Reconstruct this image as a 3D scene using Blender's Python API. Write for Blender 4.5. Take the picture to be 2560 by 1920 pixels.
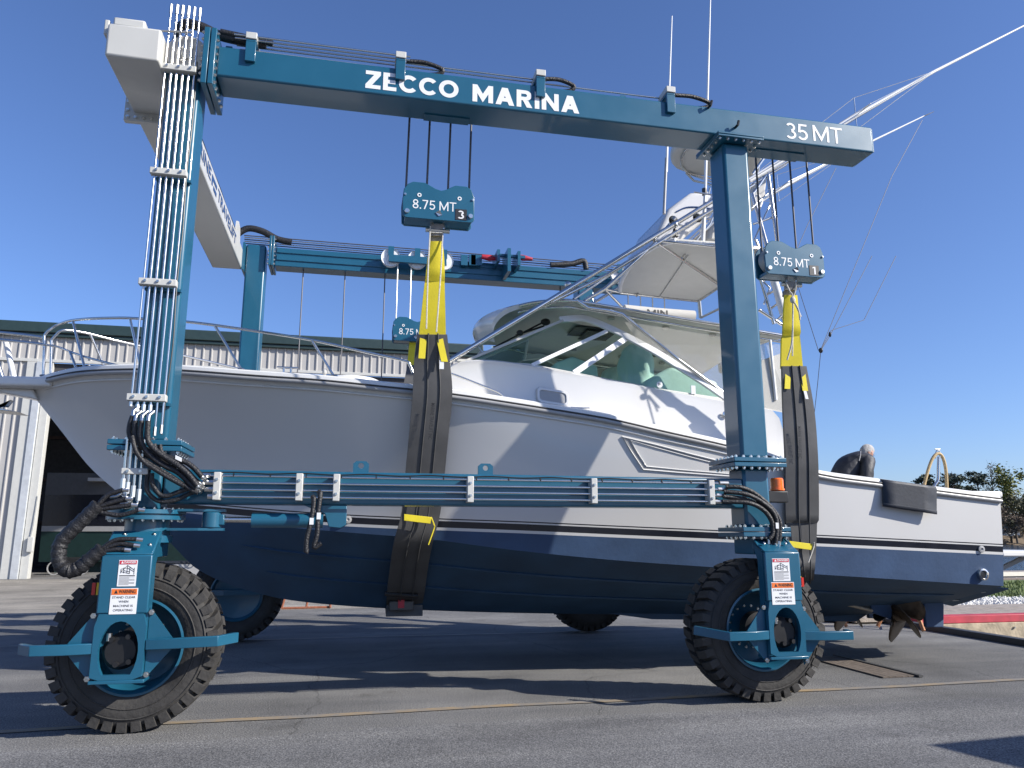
import bpy, bmesh, math, random
import numpy as np
from mathutils import Vector, Matrix, Quaternion
random.seed(7)
for o in list(bpy.data.objects): bpy.data.objects.remove(o)
SC = bpy.context.scene
COL = SC.collection
R = math.radians

# ------------------------------------------------------------------ camera
FPX = 1890.0                       # focal length in photo pixels (2560 wide)
PITCH = math.atan(382 / FPX)
YAW = math.atan((1280 - 872) / FPX * math.cos(math.atan(382 / FPX)))
CAM = Vector((0, 0, 1.65))
cd = bpy.data.cameras.new('camera'); cam = bpy.data.objects.new('camera', cd); COL.objects.link(cam)
cam.location = CAM
cam.rotation_euler = (math.pi / 2 + PITCH, 0, -YAW)
cd.sensor_fit = 'HORIZONTAL'; cd.sensor_width = 36.0; cd.lens = 36.0 * FPX / 2560
cd.clip_start = 0.05; cd.clip_end = 3000
SC.camera = cam
# ------------------------------------------------------------------ sky, sun, exposure
SUN_EL, SUN_AZ = R(30.5), R(120.5)      # azimuth clockwise from +Y
w = bpy.data.worlds.new('World'); SC.world = w; w.use_nodes = True
nt = w.node_tree
bg = nt.nodes['Background']
sk = nt.nodes.new('ShaderNodeTexSky'); sk.sky_type = 'NISHITA'; sk.sun_disc = False
sk.sun_elevation = SUN_EL; sk.sun_rotation = SUN_AZ
sk.air_density = 1.0; sk.dust_density = 0.6; sk.ozone_density = 6.0; sk.altitude = 0
tn = nt.nodes.new('ShaderNodeMixRGB'); tn.blend_type = 'MULTIPLY'; tn.inputs[0].default_value = 1.0; tn.inputs[2].default_value = (0.88, 0.875, 1.03, 1)
nt.links.new(sk.outputs[0], tn.inputs[1]); nt.links.new(tn.outputs[0], bg.inputs[0]); bg.inputs[1].default_value = 0.112
sl = bpy.data.lights.new('sun', 'SUN'); sl.energy = 4.9; sl.angle = R(0.53); sl.color = (1.0, 0.945, 0.86)
so = bpy.data.objects.new('sun', sl); COL.objects.link(so)
sd = Vector((math.sin(SUN_AZ) * math.cos(SUN_EL), math.cos(SUN_AZ) * math.cos(SUN_EL), math.sin(SUN_EL)))
so.rotation_euler = sd.to_track_quat('Z', 'Y').to_euler(); so.location = (20, -10, 25)
SC.view_settings.view_transform = 'Standard'; SC.view_settings.look = 'None'
SC.view_settings.exposure = 0.6; SC.view_settings.gamma = 1.0

# ------------------------------------------------------------------ where a photo pixel lies at a known depth
_f = Vector((math.sin(YAW) * math.cos(PITCH), math.cos(YAW) * math.cos(PITCH), math.sin(PITCH)))
_r = Vector((math.cos(YAW), -math.sin(YAW), 0)); _u = _r.cross(_f)
def ray(x, y): return _f + _r * ((x - 1280) / FPX) - _u * ((y - 960) / FPX)
def at(x, y, Y):
    d = ray(x, y); return CAM + d * ((Y - CAM.y) / d.y)
def atz(x, y, Z=0.0):
    d = ray(x, y); return CAM + d * ((Z - CAM.z) / d.z)

# ------------------------------------------------------------------ materials
MATS = {}
def nodes(name):
    m = bpy.data.materials.new(name); m.use_nodes = True
    MATS[name] = m
    return m, m.node_tree, m.node_tree.nodes['Principled BSDF']
def S(p, k, v):
    if k in p.inputs: p.inputs[k].default_value = v
def mat(name, col, rough=0.5, metal=0.0, coat=0.0, var=0.06, scale=6.0, bump=0.0, bscale=40.0, trans=0.0, emit=None, spec=None, rvar=0.08):
    m, t, p = nodes(name)
    S(p, 'Metallic', metal); S(p, 'Coat Weight', coat); S(p, 'Coat Roughness', 0.08)
    if spec is not None: S(p, 'Specular IOR Level', spec)
    tc = t.nodes.new('ShaderNodeTexCoord')
    n = t.nodes.new('ShaderNodeTexNoise'); n.inputs['Scale'].default_value = scale; n.inputs['Detail'].default_value = 6
    t.links.new(tc.outputs['Object'], n.inputs['Vector'])
    r = t.nodes.new('ShaderNodeValToRGB')
    c0 = [max(0, c * (1 - var)) for c in col]; c1 = [min(1, c * (1 + var)) for c in col]
    r.color_ramp.elements[0].position = 0.3; r.color_ramp.elements[1].position = 0.7
    r.color_ramp.elements[0].color = (*c0, 1); r.color_ramp.elements[1].color = (*c1, 1)
    t.links.new(n.outputs['Fac'], r.inputs[0]); t.links.new(r.outputs[0], p.inputs['Base Color'])
    mr = t.nodes.new('ShaderNodeMapRange'); mr.inputs['To Min'].default_value = max(0.02, rough - rvar); mr.inputs['To Max'].default_value = min(1, rough + rvar)
    t.links.new(n.outputs['Fac'], mr.inputs['Value']); t.links.new(mr.outputs[0], p.inputs['Roughness'])
    if bump:
        n2 = t.nodes.new('ShaderNodeTexNoise'); n2.inputs['Scale'].default_value = bscale; n2.inputs['Detail'].default_value = 4
        t.links.new(tc.outputs['Object'], n2.inputs['Vector'])
        b = t.nodes.new('ShaderNodeBump'); b.inputs['Strength'].default_value = bump; b.inputs['Distance'].default_value = 0.02
        t.links.new(n2.outputs['Fac'], b.inputs['Height']); t.links.new(b.outputs[0], p.inputs['Normal'])
    if emit: S(p, 'Emission Color', (*emit, 1)); S(p, 'Emission Strength', 0.0)
    return m
mat('teal', (0.011, 0.092, 0.158), 0.34, coat=0.35, var=0.05, scale=3)
mat('grey_paint', (0.50, 0.50, 0.47), 0.38, coat=0.2, var=0.03, scale=3)
mat('clamp_grey', (0.50, 0.50, 0.47), 0.5, var=0.04)
mat('chrome', (0.64, 0.63, 0.60), 0.20, metal=1.0, var=0.03)
mat('steel', (0.62, 0.62, 0.60), 0.3, metal=1.0, var=0.1)
mat('bolt', (0.72, 0.71, 0.66), 0.28, metal=1.0, var=0.1)
mat('wire', (0.10, 0.10, 0.11), 0.55, metal=0.4, var=0.1)
mat('bright_wire', (0.55, 0.55, 0.53), 0.4, metal=0.8, var=0.1)
mat('black_plastic', (0.012, 0.012, 0.013), 0.45, var=0.2)
mat('hose', (0.014, 0.014, 0.016), 0.5, var=0.3, scale=30, bump=0.5, bscale=60)
mat('decal_white', (0.72, 0.73, 0.74), 0.45, var=0.02)
mat('decal_black', (0.015, 0.016, 0.02), 0.5, var=0.1)
mat('decal_blue', (0.02, 0.06, 0.17), 0.5, var=0.05)
mat('decal_red', (0.50, 0.03, 0.05), 0.45, var=0.05)
mat('decal_orange', (0.75, 0.17, 0.03), 0.45, var=0.05)
mat('tyre', (0.036, 0.034, 0.032), 0.75, var=0.35, scale=5, bump=0.35, bscale=25)
mat('gelcoat', (0.64, 0.635, 0.62), 0.16, coat=0.5, var=0.012, scale=1.5, rvar=0.03)
mat('deck_white', (0.70, 0.70, 0.68), 0.4, var=0.02)
mat('boot_black', (0.012, 0.014, 0.022), 0.3, coat=0.3, var=0.1)
mat('antifoul', (0.030, 0.066, 0.140), 0.62, var=0.16, scale=2.2, bump=0.1, bscale=18)
mat('antifoul_shade', (0.022, 0.06, 0.115), 0.65, var=0.2, scale=2.0, bump=0.1, bscale=18)  # same bottom paint below the chine, its shade put into a darker blue
mat('rail_grey', (0.33, 0.33, 0.33), 0.35, var=0.05)
mat('seam_dark', (0.05, 0.05, 0.05), 0.6, var=0.1)
mat('yellow_web', (0.66, 0.55, 0.02), 0.7, var=0.08, scale=5, bump=0.10, bscale=60)
mat('grey_web', (0.22, 0.21, 0.20), 0.8, var=0.15, scale=20)
mat('black_web', (0.072, 0.072, 0.073), 0.5, var=0.16, scale=3, bump=0.12, bscale=7)
mat('rope', (0.55, 0.53, 0.48), 0.9, var=0.2, scale=80, bump=0.5, bscale=150)
mat('orange_lens', (0.9, 0.16, 0.01), 0.2, coat=0.6, var=0.15, scale=60)
mat('yellow_lens', (0.75, 0.45, 0.02), 0.35, var=0.1)
mat('red_lens', (0.55, 0.03, 0.02), 0.3, var=0.1)
mat('red_clamp', (0.42, 0.02, 0.04), 0.5, var=0.1)
mat('headliner', (0.55, 0.55, 0.52), 0.8, var=0.03)
mat('stored_grey', (0.09, 0.09, 0.095), 0.5, var=0.1)
mat('bronze', (0.10, 0.075, 0.055), 0.42, metal=0.7, var=0.35, scale=10)
mat('shaft_tan', (0.42, 0.36, 0.28), 0.4, metal=0.5, var=0.1)
mat('canvas', (0.50, 0.49, 0.46), 0.75, var=0.04, scale=4, bump=0.15, bscale=10)
mat('mint', (0.70, 0.84, 0.79), 0.8, var=0.05, scale=3, bump=0.3, bscale=6)
mat('cream', (0.72, 0.68, 0.56), 0.7, var=0.05)
mat('mat_black', (0.019, 0.024, 0.035), 0.6, var=0.15, scale=8, bump=0.1, bscale=20)
mat('jacket', (0.026, 0.028, 0.036), 0.6, var=0.3, scale=9, bump=1.0, bscale=9)
mat('trousers', (0.05, 0.055, 0.07), 0.85, var=0.2)
mat('skin', (0.50, 0.27, 0.19), 0.55, var=0.08, scale=30)
mat('hair', (0.40, 0.39, 0.38), 0.7, var=0.2, scale=60, bump=0.8, bscale=90)
mat('tan_hose', (0.46, 0.33, 0.16), 0.6, var=0.15, scale=20)
mat('green_trim', (0.022, 0.043, 0.043), 0.45, var=0.08)
mat('siding', (0.40, 0.39, 0.375), 0.45, var=0.04, scale=1.2)
mat('concrete', (0.36, 0.34, 0.31), 0.85, var=0.15, scale=4, bump=0.3)
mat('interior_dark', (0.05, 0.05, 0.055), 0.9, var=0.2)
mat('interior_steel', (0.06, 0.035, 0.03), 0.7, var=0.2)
mat('boat_green', (0.008, 0.032, 0.030), 0.6, var=0.15)
mat('galv', (0.55, 0.57, 0.58), 0.45, metal=0.3, var=0.08)
mat('bucket', (0.78, 0.77, 0.75), 0.5, var=0.08, scale=12)
mat('rust', (0.24, 0.085, 0.045), 0.8, var=0.3, scale=20, bump=0.3)
mat('orange_wood', (0.45, 0.20, 0.09), 0.75, var=0.2, scale=12)
mat('yellow_hose', (0.75, 0.55, 0.04), 0.5, var=0.1)
mat('timber', (0.40, 0.33, 0.23), 0.85, var=0.35, scale=5, bump=0.5, bscale=20)
mat('deck_plank', (0.30, 0.26, 0.22), 0.85, var=0.25, scale=6, bump=0.4)
mat('red_paint', (0.42, 0.035, 0.055), 0.6, var=0.18, scale=5)
mat('bark', (0.10, 0.075, 0.055), 0.9, var=0.3, scale=8, bump=0.5)
mat('leaf_dark', (0.06, 0.076, 0.048), 0.8, var=0.35, scale=0.5)
mat('leaf_mid', (0.11, 0.108, 0.062), 0.8, var=0.35, scale=0.5)
mat('leaf_spring', (0.16, 0.17, 0.035), 0.8, var=0.3, scale=0.5)
mat('twig', (0.15, 0.115, 0.085), 0.9, var=0.3, scale=0.5)
mat('shore_soil', (0.20, 0.15, 0.10), 0.95, var=0.35, scale=0.3, bump=0.6, bscale=1.5)
mat('grass', (0.13, 0.17, 0.05), 0.8, var=0.35, scale=2)
mat('stone_white', (0.62, 0.61, 0.58), 0.85, var=0.15, scale=3)
mat('house_white', (0.7, 0.7, 0.68), 0.7, var=0.03)
mat('roof_dark', (0.07, 0.065, 0.06), 0.85, var=0.15)
mat('window_dark', (0.02, 0.025, 0.03), 0.15, var=0.1)
mat('trench', (0.13, 0.105, 0.085), 0.9, var=0.25, scale=10, bump=0.4)

def glassmat(name, tint, refl=0.12, haze=None):
    m = bpy.data.materials.new(name); m.use_nodes = True; MATS[name] = m
    t = m.node_tree; t.nodes.clear()
    out = t.nodes.new('ShaderNodeOutputMaterial'); mx = t.nodes.new('ShaderNodeMixShader')
    tr = t.nodes.new('ShaderNodeBsdfTransparent'); tr.inputs[0].default_value = (*tint, 1)
    gl = t.nodes.new('ShaderNodeBsdfGlossy'); gl.inputs['Roughness'].default_value = 0.03
    fr = t.nodes.new('ShaderNodeFresnel'); ge = t.nodes.new('ShaderNodeNewGeometry'); mr = t.nodes.new('ShaderNodeMapRange')
    mr.inputs['To Min'].default_value = 1.5; mr.inputs['To Max'].default_value = 1 / 1.5      # thin sheet: the same from both sides
    t.links.new(ge.outputs['Backfacing'], mr.inputs['Value']); t.links.new(mr.outputs[0], fr.inputs[0])
    t.links.new(fr.outputs[0], mx.inputs[0]); t.links.new(gl.outputs[0], mx.inputs[2])
    if haze:
        m2 = t.nodes.new('ShaderNodeMixShader'); df = t.nodes.new('ShaderNodeBsdfDiffuse'); df.inputs[0].default_value = (*haze[1], 1)
        m2.inputs[0].default_value = haze[0]
        t.links.new(tr.outputs[0], m2.inputs[1]); t.links.new(df.outputs[0], m2.inputs[2]); t.links.new(m2.outputs[0], mx.inputs[1])
    else: t.links.new(tr.outputs[0], mx.inputs[1])
    t.links.new(mx.outputs[0], out.inputs[0])
glassmat('glass_tint', (0.58, 0.74, 0.69))
glassmat('vinyl_clear', (0.92, 0.92, 0.90), haze=(0.22, (0.75, 0.74, 0.70)))

# ------------------------------------------------------------------ mesh building
class MB:
    def __init__(s): s.v = []; s.f = []; s.mi = []
    def add(s, vs, fs, mi=0):
        b = len(s.v); s.v += [tuple(v) for v in vs]; s.f += [tuple(i + b for i in f) for f in fs]; s.mi += [mi] * len(fs); return s
    def box(s, x0, x1, y0, y1, z0, z1, mi=0):
        return s.add([(x0, y0, z0), (x1, y0, z0), (x1, y1, z0), (x0, y1, z0), (x0, y0, z1), (x1, y0, z1), (x1, y1, z1), (x0, y1, z1)],
                     [(0, 3, 2, 1), (4, 5, 6, 7), (0, 1, 5, 4), (1, 2, 6, 5), (2, 3, 7, 6), (3, 0, 4, 7)], mi)
    def tube(s, pts, r, n=8, cap=True, mi=0, closed=False):
        pts = [Vector(p) for p in pts]; m = len(pts)
        rs = r if isinstance(r, (list, tuple)) else [r] * m
        vs = []; prev = None
        for i, p in enumerate(pts):
            if closed: d = pts[(i + 1) % m] - pts[i - 1]
            else: d = pts[min(i + 1, m - 1)] - pts[max(i - 1, 0)]
            d.normalize()
            if prev is None:
                a = Vector((0, 0, 1)) if abs(d.z) < 0.9 else Vector((1, 0, 0))
                u = d.cross(a).normalized()
            else:
                u = (prev - d * prev.dot(d)).normalized()
            prev = u; v = d.cross(u)
            for k in range(n):
                t = 2 * math.pi * k / n
                vs.append(p + (u * math.cos(t) + v * math.sin(t)) * rs[i])
        fs = []
        for i in range(m if closed else m - 1):
            j = (i + 1) % m
            for k in range(n):
                k2 = (k + 1) % n
                fs.append((i * n + k, i * n + k2, j * n + k2, j * n + k))
        if cap and not closed:
            fs.append(tuple(range(n - 1, -1, -1))); fs.append(tuple((m - 1) * n + k for k in range(n)))
        return s.add(vs, fs, mi)
    def bar(s, pts, w, h, mi=0):
        """rectangular bar: w horizontal, h vertical, through points at near-constant height"""
        pts = [Vector(p) for p in pts]; m = len(pts); vs = []
        for i, p in enumerate(pts):
            a = (p - pts[i - 1]).normalized() if i else (pts[1] - p).normalized()
            b = (pts[i + 1] - p).normalized() if i < m - 1 else a
            d = (a + b).normalized(); u = Vector((0, 0, 1)).cross(d)
            if u.length < 1e-4: u = Vector((1, 0, 0))
            u.normalize(); sc = 1 / max(0.4, d.dot(a)); v = d.cross(u)
            for (q, e) in ((-1, -1), (1, -1), (1, 1), (-1, 1)):
                vs.append(p + u * (q * w / 2 * sc) + v * (e * h / 2))
        fs = []
        for i in range(m - 1):
            for k in range(4):
                k2 = (k + 1) % 4; fs.append((i * 4 + k, i * 4 + k2, i * 4 + 4 + k2, i * 4 + 4 + k))
        fs += [(3, 2, 1, 0), tuple((m - 1) * 4 + k for k in range(4))]
        return s.add(vs, fs, mi)
    def prism(s, poly, d, mi=0):
        """polygon of 3-D points swept by vector d (flat, may be concave)"""
        n = len(poly); d = Vector(d); a = [Vector(p) for p in poly]
        vs = a + [p + d for p in a]
        fs = [tuple(range(n)), tuple(range(2 * n - 1, n - 1, -1))]
        for i in range(n):
            j = (i + 1) % n; fs.append((j, i, n + i, n + j))
        return s.add(vs, fs, mi)
    def lathe(s, prof, c, axis='Y', n=32, mi=0, closed=False):
        """prof: list of (radius, offset along axis)"""
        c = Vector(c); vs = []
        for (r, o) in prof:
            for k in range(n):
                t = 2 * math.pi * k / n; a, b = r * math.cos(t), r * math.sin(t)
                vs.append(c + (Vector((a, o, b)) if axis == 'Y' else Vector((a, b, o)) if axis == 'Z' else Vector((o, a, b))))
        fs = []; m = len(prof)
        for i in range(m if closed else m - 1):
            i2 = (i + 1) % m
            for k in range(n):
                k2 = (k + 1) % n; fs.append((i * n + k, i * n + k2, i2 * n + k2, i2 * n + k))
        return s.add(vs, fs, mi)
    def grid(s, rows, mi=None, closed=False):
        n = len(rows[0]); b = len(s.v); s.v += [tuple(p) for r in rows for p in r]
        for i in range(len(rows) - 1):
            for k in range(n if closed else n - 1):
                k2 = (k + 1) % n
                s.f.append((b + i * n + k, b + i * n + k2, b + (i + 1) * n + k2, b + (i + 1) * n + k))
                s.mi.append(mi(i, k) if callable(mi) else (mi or 0))
        return s
    def ell(s, c, r, nu=12, nv=8, mi=0, rot=None):
        c = Vector(c); rows = []
        for i in range(nv + 1):
            ph = math.pi * i / nv; row = []
            for k in range(nu):
                t = 2 * math.pi * k / nu
                v = Vector((r[0] * math.sin(ph) * math.cos(t), r[1] * math.sin(ph) * math.sin(t), r[2] * math.cos(ph)))
                if rot: v = rot @ v
                row.append(c + v)
            rows.append(row)
        return s.grid(rows, mi, closed=True)

W = {}
def link(o, parent=None, M=None):
    COL.objects.link(o); M = M or Matrix.Identity(4); W[o.name] = M.copy()
    if parent is not None:
        o.parent = parent; o.matrix_parent_inverse = W[parent.name].inverted()
    o.matrix_basis = M
    return o
def clean(me, fixn=True, merge=0.0):
    bm = bmesh.new(); bm.from_mesh(me)
    if merge: bmesh.ops.remove_doubles(bm, verts=bm.verts, dist=merge)
    if fixn: bmesh.ops.recalc_face_normals(bm, faces=bm.faces)
    bm.to_mesh(me); bm.free()
def obj(name, mb, m, parent=None, smooth=None, bevel=0.0, M=None, seg=2, merge=0.0, fixn=True):
    me = bpy.data.meshes.new(name); me.from_pydata(mb.v, [], mb.f)
    ms = m if isinstance(m, (list, tuple)) else [m]
    for x in ms: me.materials.append(MATS[x])
    if len(ms) > 1: me.polygons.foreach_set('material_index', mb.mi)
    clean(me, fixn, merge)
    if smooth is not None:
        me.polygons.foreach_set('use_smooth', [True] * len(me.polygons))
        try: me.set_sharp_from_angle(angle=R(smooth))
        except Exception: pass
    o = bpy.data.objects.new(name, me); link(o, parent, M)
    if bevel:
        b = o.modifiers.new('bevel', 'BEVEL'); b.width = bevel; b.segments = seg; b.limit_method = 'ANGLE'; b.angle_limit = R(40)
        b.harden_normals = False
        me.polygons.foreach_set('use_smooth', [True] * len(me.polygons))
        try: me.set_sharp_from_angle(angle=R(35))
        except Exception: pass
    return o
def inst(name, me, parent, M):
    o = bpy.data.objects.new(name, me); return link(o, parent, M)
def thing(name, label, cat, loc=(0, 0, 0), group=None):
    o = bpy.data.objects.new(name, None); o.empty_display_size = 0.2
    link(o, None, Matrix.Translation(loc)); return tag(o, label, cat, group)
def tag(o, label, cat, group=None, kind=None):
    o['label'] = label; o['category'] = cat
    if group: o['group'] = group
    if kind: o['kind'] = kind
    return o
def struct(o, kind='structure', label=None):
    o['kind'] = kind
    if label: o['label'] = label
    return o
def mesh_of(mb, m, smooth=None, name='shared'):
    me = bpy.data.meshes.new(name); me.from_pydata(mb.v, [], mb.f); me.materials.append(MATS[m]); clean(me)
    if smooth is not None:
        me.polygons.foreach_set('use_smooth', [True] * len(me.polygons))
        try: me.set_sharp_from_angle(angle=R(smooth))
        except Exception: pass
    return me
def face_to(d):  # matrix turning +Z to direction d
    return Vector(d).to_track_quat('Z', 'Y').to_matrix().to_4x4()
def bolt_mesh(r, h):
    mb = MB()
    mb.add([(r * math.cos(k * math.pi / 3), r * math.sin(k * math.pi / 3), z) for z in (0, h) for k in range(6)],
           [(5, 4, 3, 2, 1, 0), (6, 7, 8, 9, 10, 11)] + [(k, (k + 1) % 6, 6 + (k + 1) % 6, 6 + k) for k in range(6)])
    mb.lathe([(r * 0.5, h), (r * 0.5, h * 1.5), (0.001, h * 1.5)], (0, 0, 0), 'Z', 8)
    return mesh_of(mb, 'bolt', None, 'bolt')
BOLT = bolt_mesh(0.018, 0.018); BOLT_S = bolt_mesh(0.014, 0.012); BOLT_L = bolt_mesh(0.024, 0.022)
def bolt(p, d, parent, me=None):
    return inst('bolt', me or BOLT, parent, Matrix.Translation(p) @ face_to(d))
def spline(pts, n=8):
    """Catmull-Rom through points"""
    P = [Vector(p) for p in pts]; out = []
    P = [P[0] * 2 - P[1]] + P + [P[-1] * 2 - P[-2]]
    for i in range(1, len(P) - 2):
        for k in range(n):
            t = k / n; a, b, c, d = P[i - 1], P[i], P[i + 1], P[i + 2]
            out.append(0.5 * ((2 * b) + (c - a) * t + (2 * a - 5 * b + 4 * c - d) * t * t + (3 * b - a - 3 * c + d) * t ** 3))
    out.append(P[-2]); return out
def curve1d(xs, ys):
    """smooth monotone-ish interpolation y(x)"""
    xs = list(map(float, xs)); ys = list(map(float, ys)); n = len(xs)
    h = [xs[i + 1] - xs[i] for i in range(n - 1)]; de = [(ys[i + 1] - ys[i]) / h[i] for i in range(n - 1)]
    m = [de[0]] + [0 if de[i - 1] * de[i] <= 0 else 3 * (h[i - 1] + h[i]) / ((2 * h[i] + h[i - 1]) / de[i - 1] + (h[i] + 2 * h[i - 1]) / de[i]) for i in range(1, n - 1)] + [de[-1]]
    def f(x):
        if x <= xs[0]: return ys[0]
        if x >= xs[-1]: return ys[-1]
        i = max(k for k in range(n - 1) if xs[k] <= x); t = (x - xs[i]) / h[i]
        return ys[i] * (1 + 2 * t) * (1 - t) ** 2 + h[i] * m[i] * t * (1 - t) ** 2 + ys[i + 1] * t * t * (3 - 2 * t) + h[i] * m[i + 1] * t * t * (t - 1)
    return f
def glyphs(ch, t):
    """sans capital / numeral as non-overlapping quads in a box of height 1: returns polygons and width"""
    q = []
    def bx(x0, y0, x1, y1): q.append([(x0, y0), (x1, y0), (x1, y1), (x0, y1)])
    def ring(cx, cy, rx, ry, a0, a1, th=t, n=14):
        n = max(4, int(n * abs(a1 - a0) / 180))
        for i in range(n):
            a, b = R(a0 + (a1 - a0) * i / n), R(a0 + (a1 - a0) * (i + 1) / n); ix, iy = rx - th, ry - th * .94
            q.append([(cx + rx * math.cos(a), cy + ry * math.sin(a)), (cx + rx * math.cos(b), cy + ry * math.sin(b)), (cx + ix * math.cos(b), cy + iy * math.sin(b)), (cx + ix * math.cos(a), cy + iy * math.sin(a))])
    h = t * .9
    if ch == 'Z': w = .74; bx(0, 1 - h, w, 1); bx(0, 0, w, h); q.append([(0, h), (t * 1.4, h), (w, 1 - h), (w - t * 1.4, 1 - h)])
    elif ch == 'E': w = .66; bx(0, 0, t, 1); bx(t, 1 - h, w, 1); bx(t, .5 - h / 2, w * .92, .5 + h / 2); bx(t, 0, w, h)
    elif ch == 'C': w = .88; ring(.49, .5, .49, .5, 42, 318)
    elif ch == 'O': w = 1.0; ring(.5, .5, .5, .5, 0, 360)
    elif ch == 'M':
        w = 1.02; bx(0, 0, t, 1); bx(w - t, 0, w, 1); q.append([(t, 1), (t, 1 - 2.1 * t), (w / 2, 0), (w / 2, 2.1 * t)]); q.append([(w - t, 1), (w / 2, 2.1 * t), (w / 2, 0), (w - t, 1 - 2.1 * t)])
    elif ch == 'A':
        w = .94; q.append([(0, 0), (1.12 * t, 0), (w / 2, 1 - 2.0 * t), (w / 2, 1), (w / 2 - .62 * t, 1)]); q.append([(w, 0), (w / 2 + .62 * t, 1), (w / 2, 1), (w / 2, 1 - 2.0 * t), (w - 1.12 * t, 0)])
        e = lambda y: 1.12 * t + (w / 2 - 1.12 * t) * y / (1 - 2.0 * t); y0, y1 = .2, .2 + h; q.append([(e(y0), y0), (w - e(y0), y0), (w - e(y1), y1), (e(y1), y1)])
    elif ch == 'R':
        w = .80; bx(0, 0, t, 1); bx(t, 1 - h, .46, 1); bx(t, .40, .46, .40 + h); ring(.46, .70, .30, .30, -90, 90); q.append([(.32, .40), (.32 + 1.15 * t, .40), (w, 0), (w - 1.22 * t, 0)])
    elif ch == 'I': w = t; bx(0, 0, t, 1)
    elif ch == 'N': w = .88; bx(0, 0, t, 1); bx(w - t, 0, w, 1); q.append([(t, 1), (t, 1 - 1.75 * t), (w - t, 0), (w - t, 1.75 * t)])
    elif ch == 'T': w = .78; bx(0, 1 - h, w, 1); bx(w / 2 - t / 2, 0, w / 2 + t / 2, 1 - h)
    elif ch == '3': w = .64; ring(.31, .735, .29, .265, 150, -80); ring(.31, .275, .33, .275, 80, -150)
    elif ch == '5': w = .64; bx(.08, 1 - h, .60, 1); q.append([(.08, 1 - h), (.04, .46), (.04 + t, .50), (.08 + t, 1 - h)]); ring(.31, .32, .33, .32, 140, -150)
    elif ch == '8': w = .64; ring(.32, .74, .285, .26, 0, 360); ring(.32, .265, .32, .265, 0, 360)
    elif ch == '7': w = .62; bx(0, 1 - h, w, 1); q.append([(w - t * 1.15, 1 - h), (w, 1 - h), (.27 + t * .2, 0), (.27 - t * .85, 0)])
    elif ch == '1': w = .36; bx(w - t, 0, w, 1); q.append([(0, .76), (w - t, .86), (w - t, 1), (0, .76 + h)])
    elif ch == '.': w = t * 1.1; bx(0, 0, t * 1.1, t * 1.1)
    else: w = .4
    return q, w
def stencil(name, txt, m, parent, p0, width, height, t=.2, gap=.14, depth=.003, dirx=(1, 0, 0), diry=(0, 0, 1)):
    """block lettering: p0 = lower left corner, width / height in metres"""
    x = 0; polys = []; gi = []
    for ch in txt:
        q, w = glyphs(ch, t); polys += [[(x + a, b) for a, b in po] for po in q]; gi += [x] * len(q); x += w + gap
    x -= gap; ux, uy = Vector(dirx).normalized(), Vector(diry).normalized(); nz = ux.cross(uy); p0 = Vector(p0); mb = MB()
    for g_ in sorted(set(gi)):          # each letter is a piece of its own
        mb = MB()
        for k, po in enumerate(polys):
            if gi[k] == g_: mb.add([p0 + ux * (a / x * width) + uy * (b * height) + nz * (depth + .00012 * (k % 5)) for a, b in po], [tuple(range(len(po)))])
        obj(name, mb, m, parent, fixn=False)
def lettering(name, txt, m, parent, p0, width, height, bold=0.0, depth=0.003, dirx=(1, 0, 0), diry=(0, 0, 1), align='L', shear=0.0, space=1.0):
    """flat letters: p0 = lower left of the text box, width/height in metres, dirx/diry its axes"""
    cu = bpy.data.curves.new(name, 'FONT'); cu.body = txt; cu.size = 1; cu.extrude = 0.0; cu.offset = bold; cu.shear = shear
    cu.space_character = space; cu.resolution_u = 3
    if align == 'C': cu.align_x = 'CENTER'
    to = bpy.data.objects.new('tmp', cu); COL.objects.link(to)
    dg = bpy.context.evaluated_depsgraph_get(); me0 = to.evaluated_get(dg).to_mesh()
    co = np.empty(len(me0.vertices) * 3); me0.vertices.foreach_get('co', co); co = co.reshape(-1, 3)
    fs = [tuple(p.vertices) for p in me0.polygons]
    to.evaluated_get(dg).to_mesh_clear(); bpy.data.objects.remove(to); bpy.data.curves.remove(cu)
    mn, mx = co.min(0), co.max(0)
    ux = Vector(dirx).normalized(); uy = Vector(diry).normalized(); nz = ux.cross(uy)
    p0 = Vector(p0); vs = []
    for c in co:
        vs.append(p0 + ux * ((c[0] - mn[0]) / (mx[0] - mn[0]) * width) + uy * ((c[1] - mn[1]) / (mx[1] - mn[1]) * height) + nz * depth)
    mb = MB().add(vs, fs)
    return obj(name, mb, m, parent, fixn=False)
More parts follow.
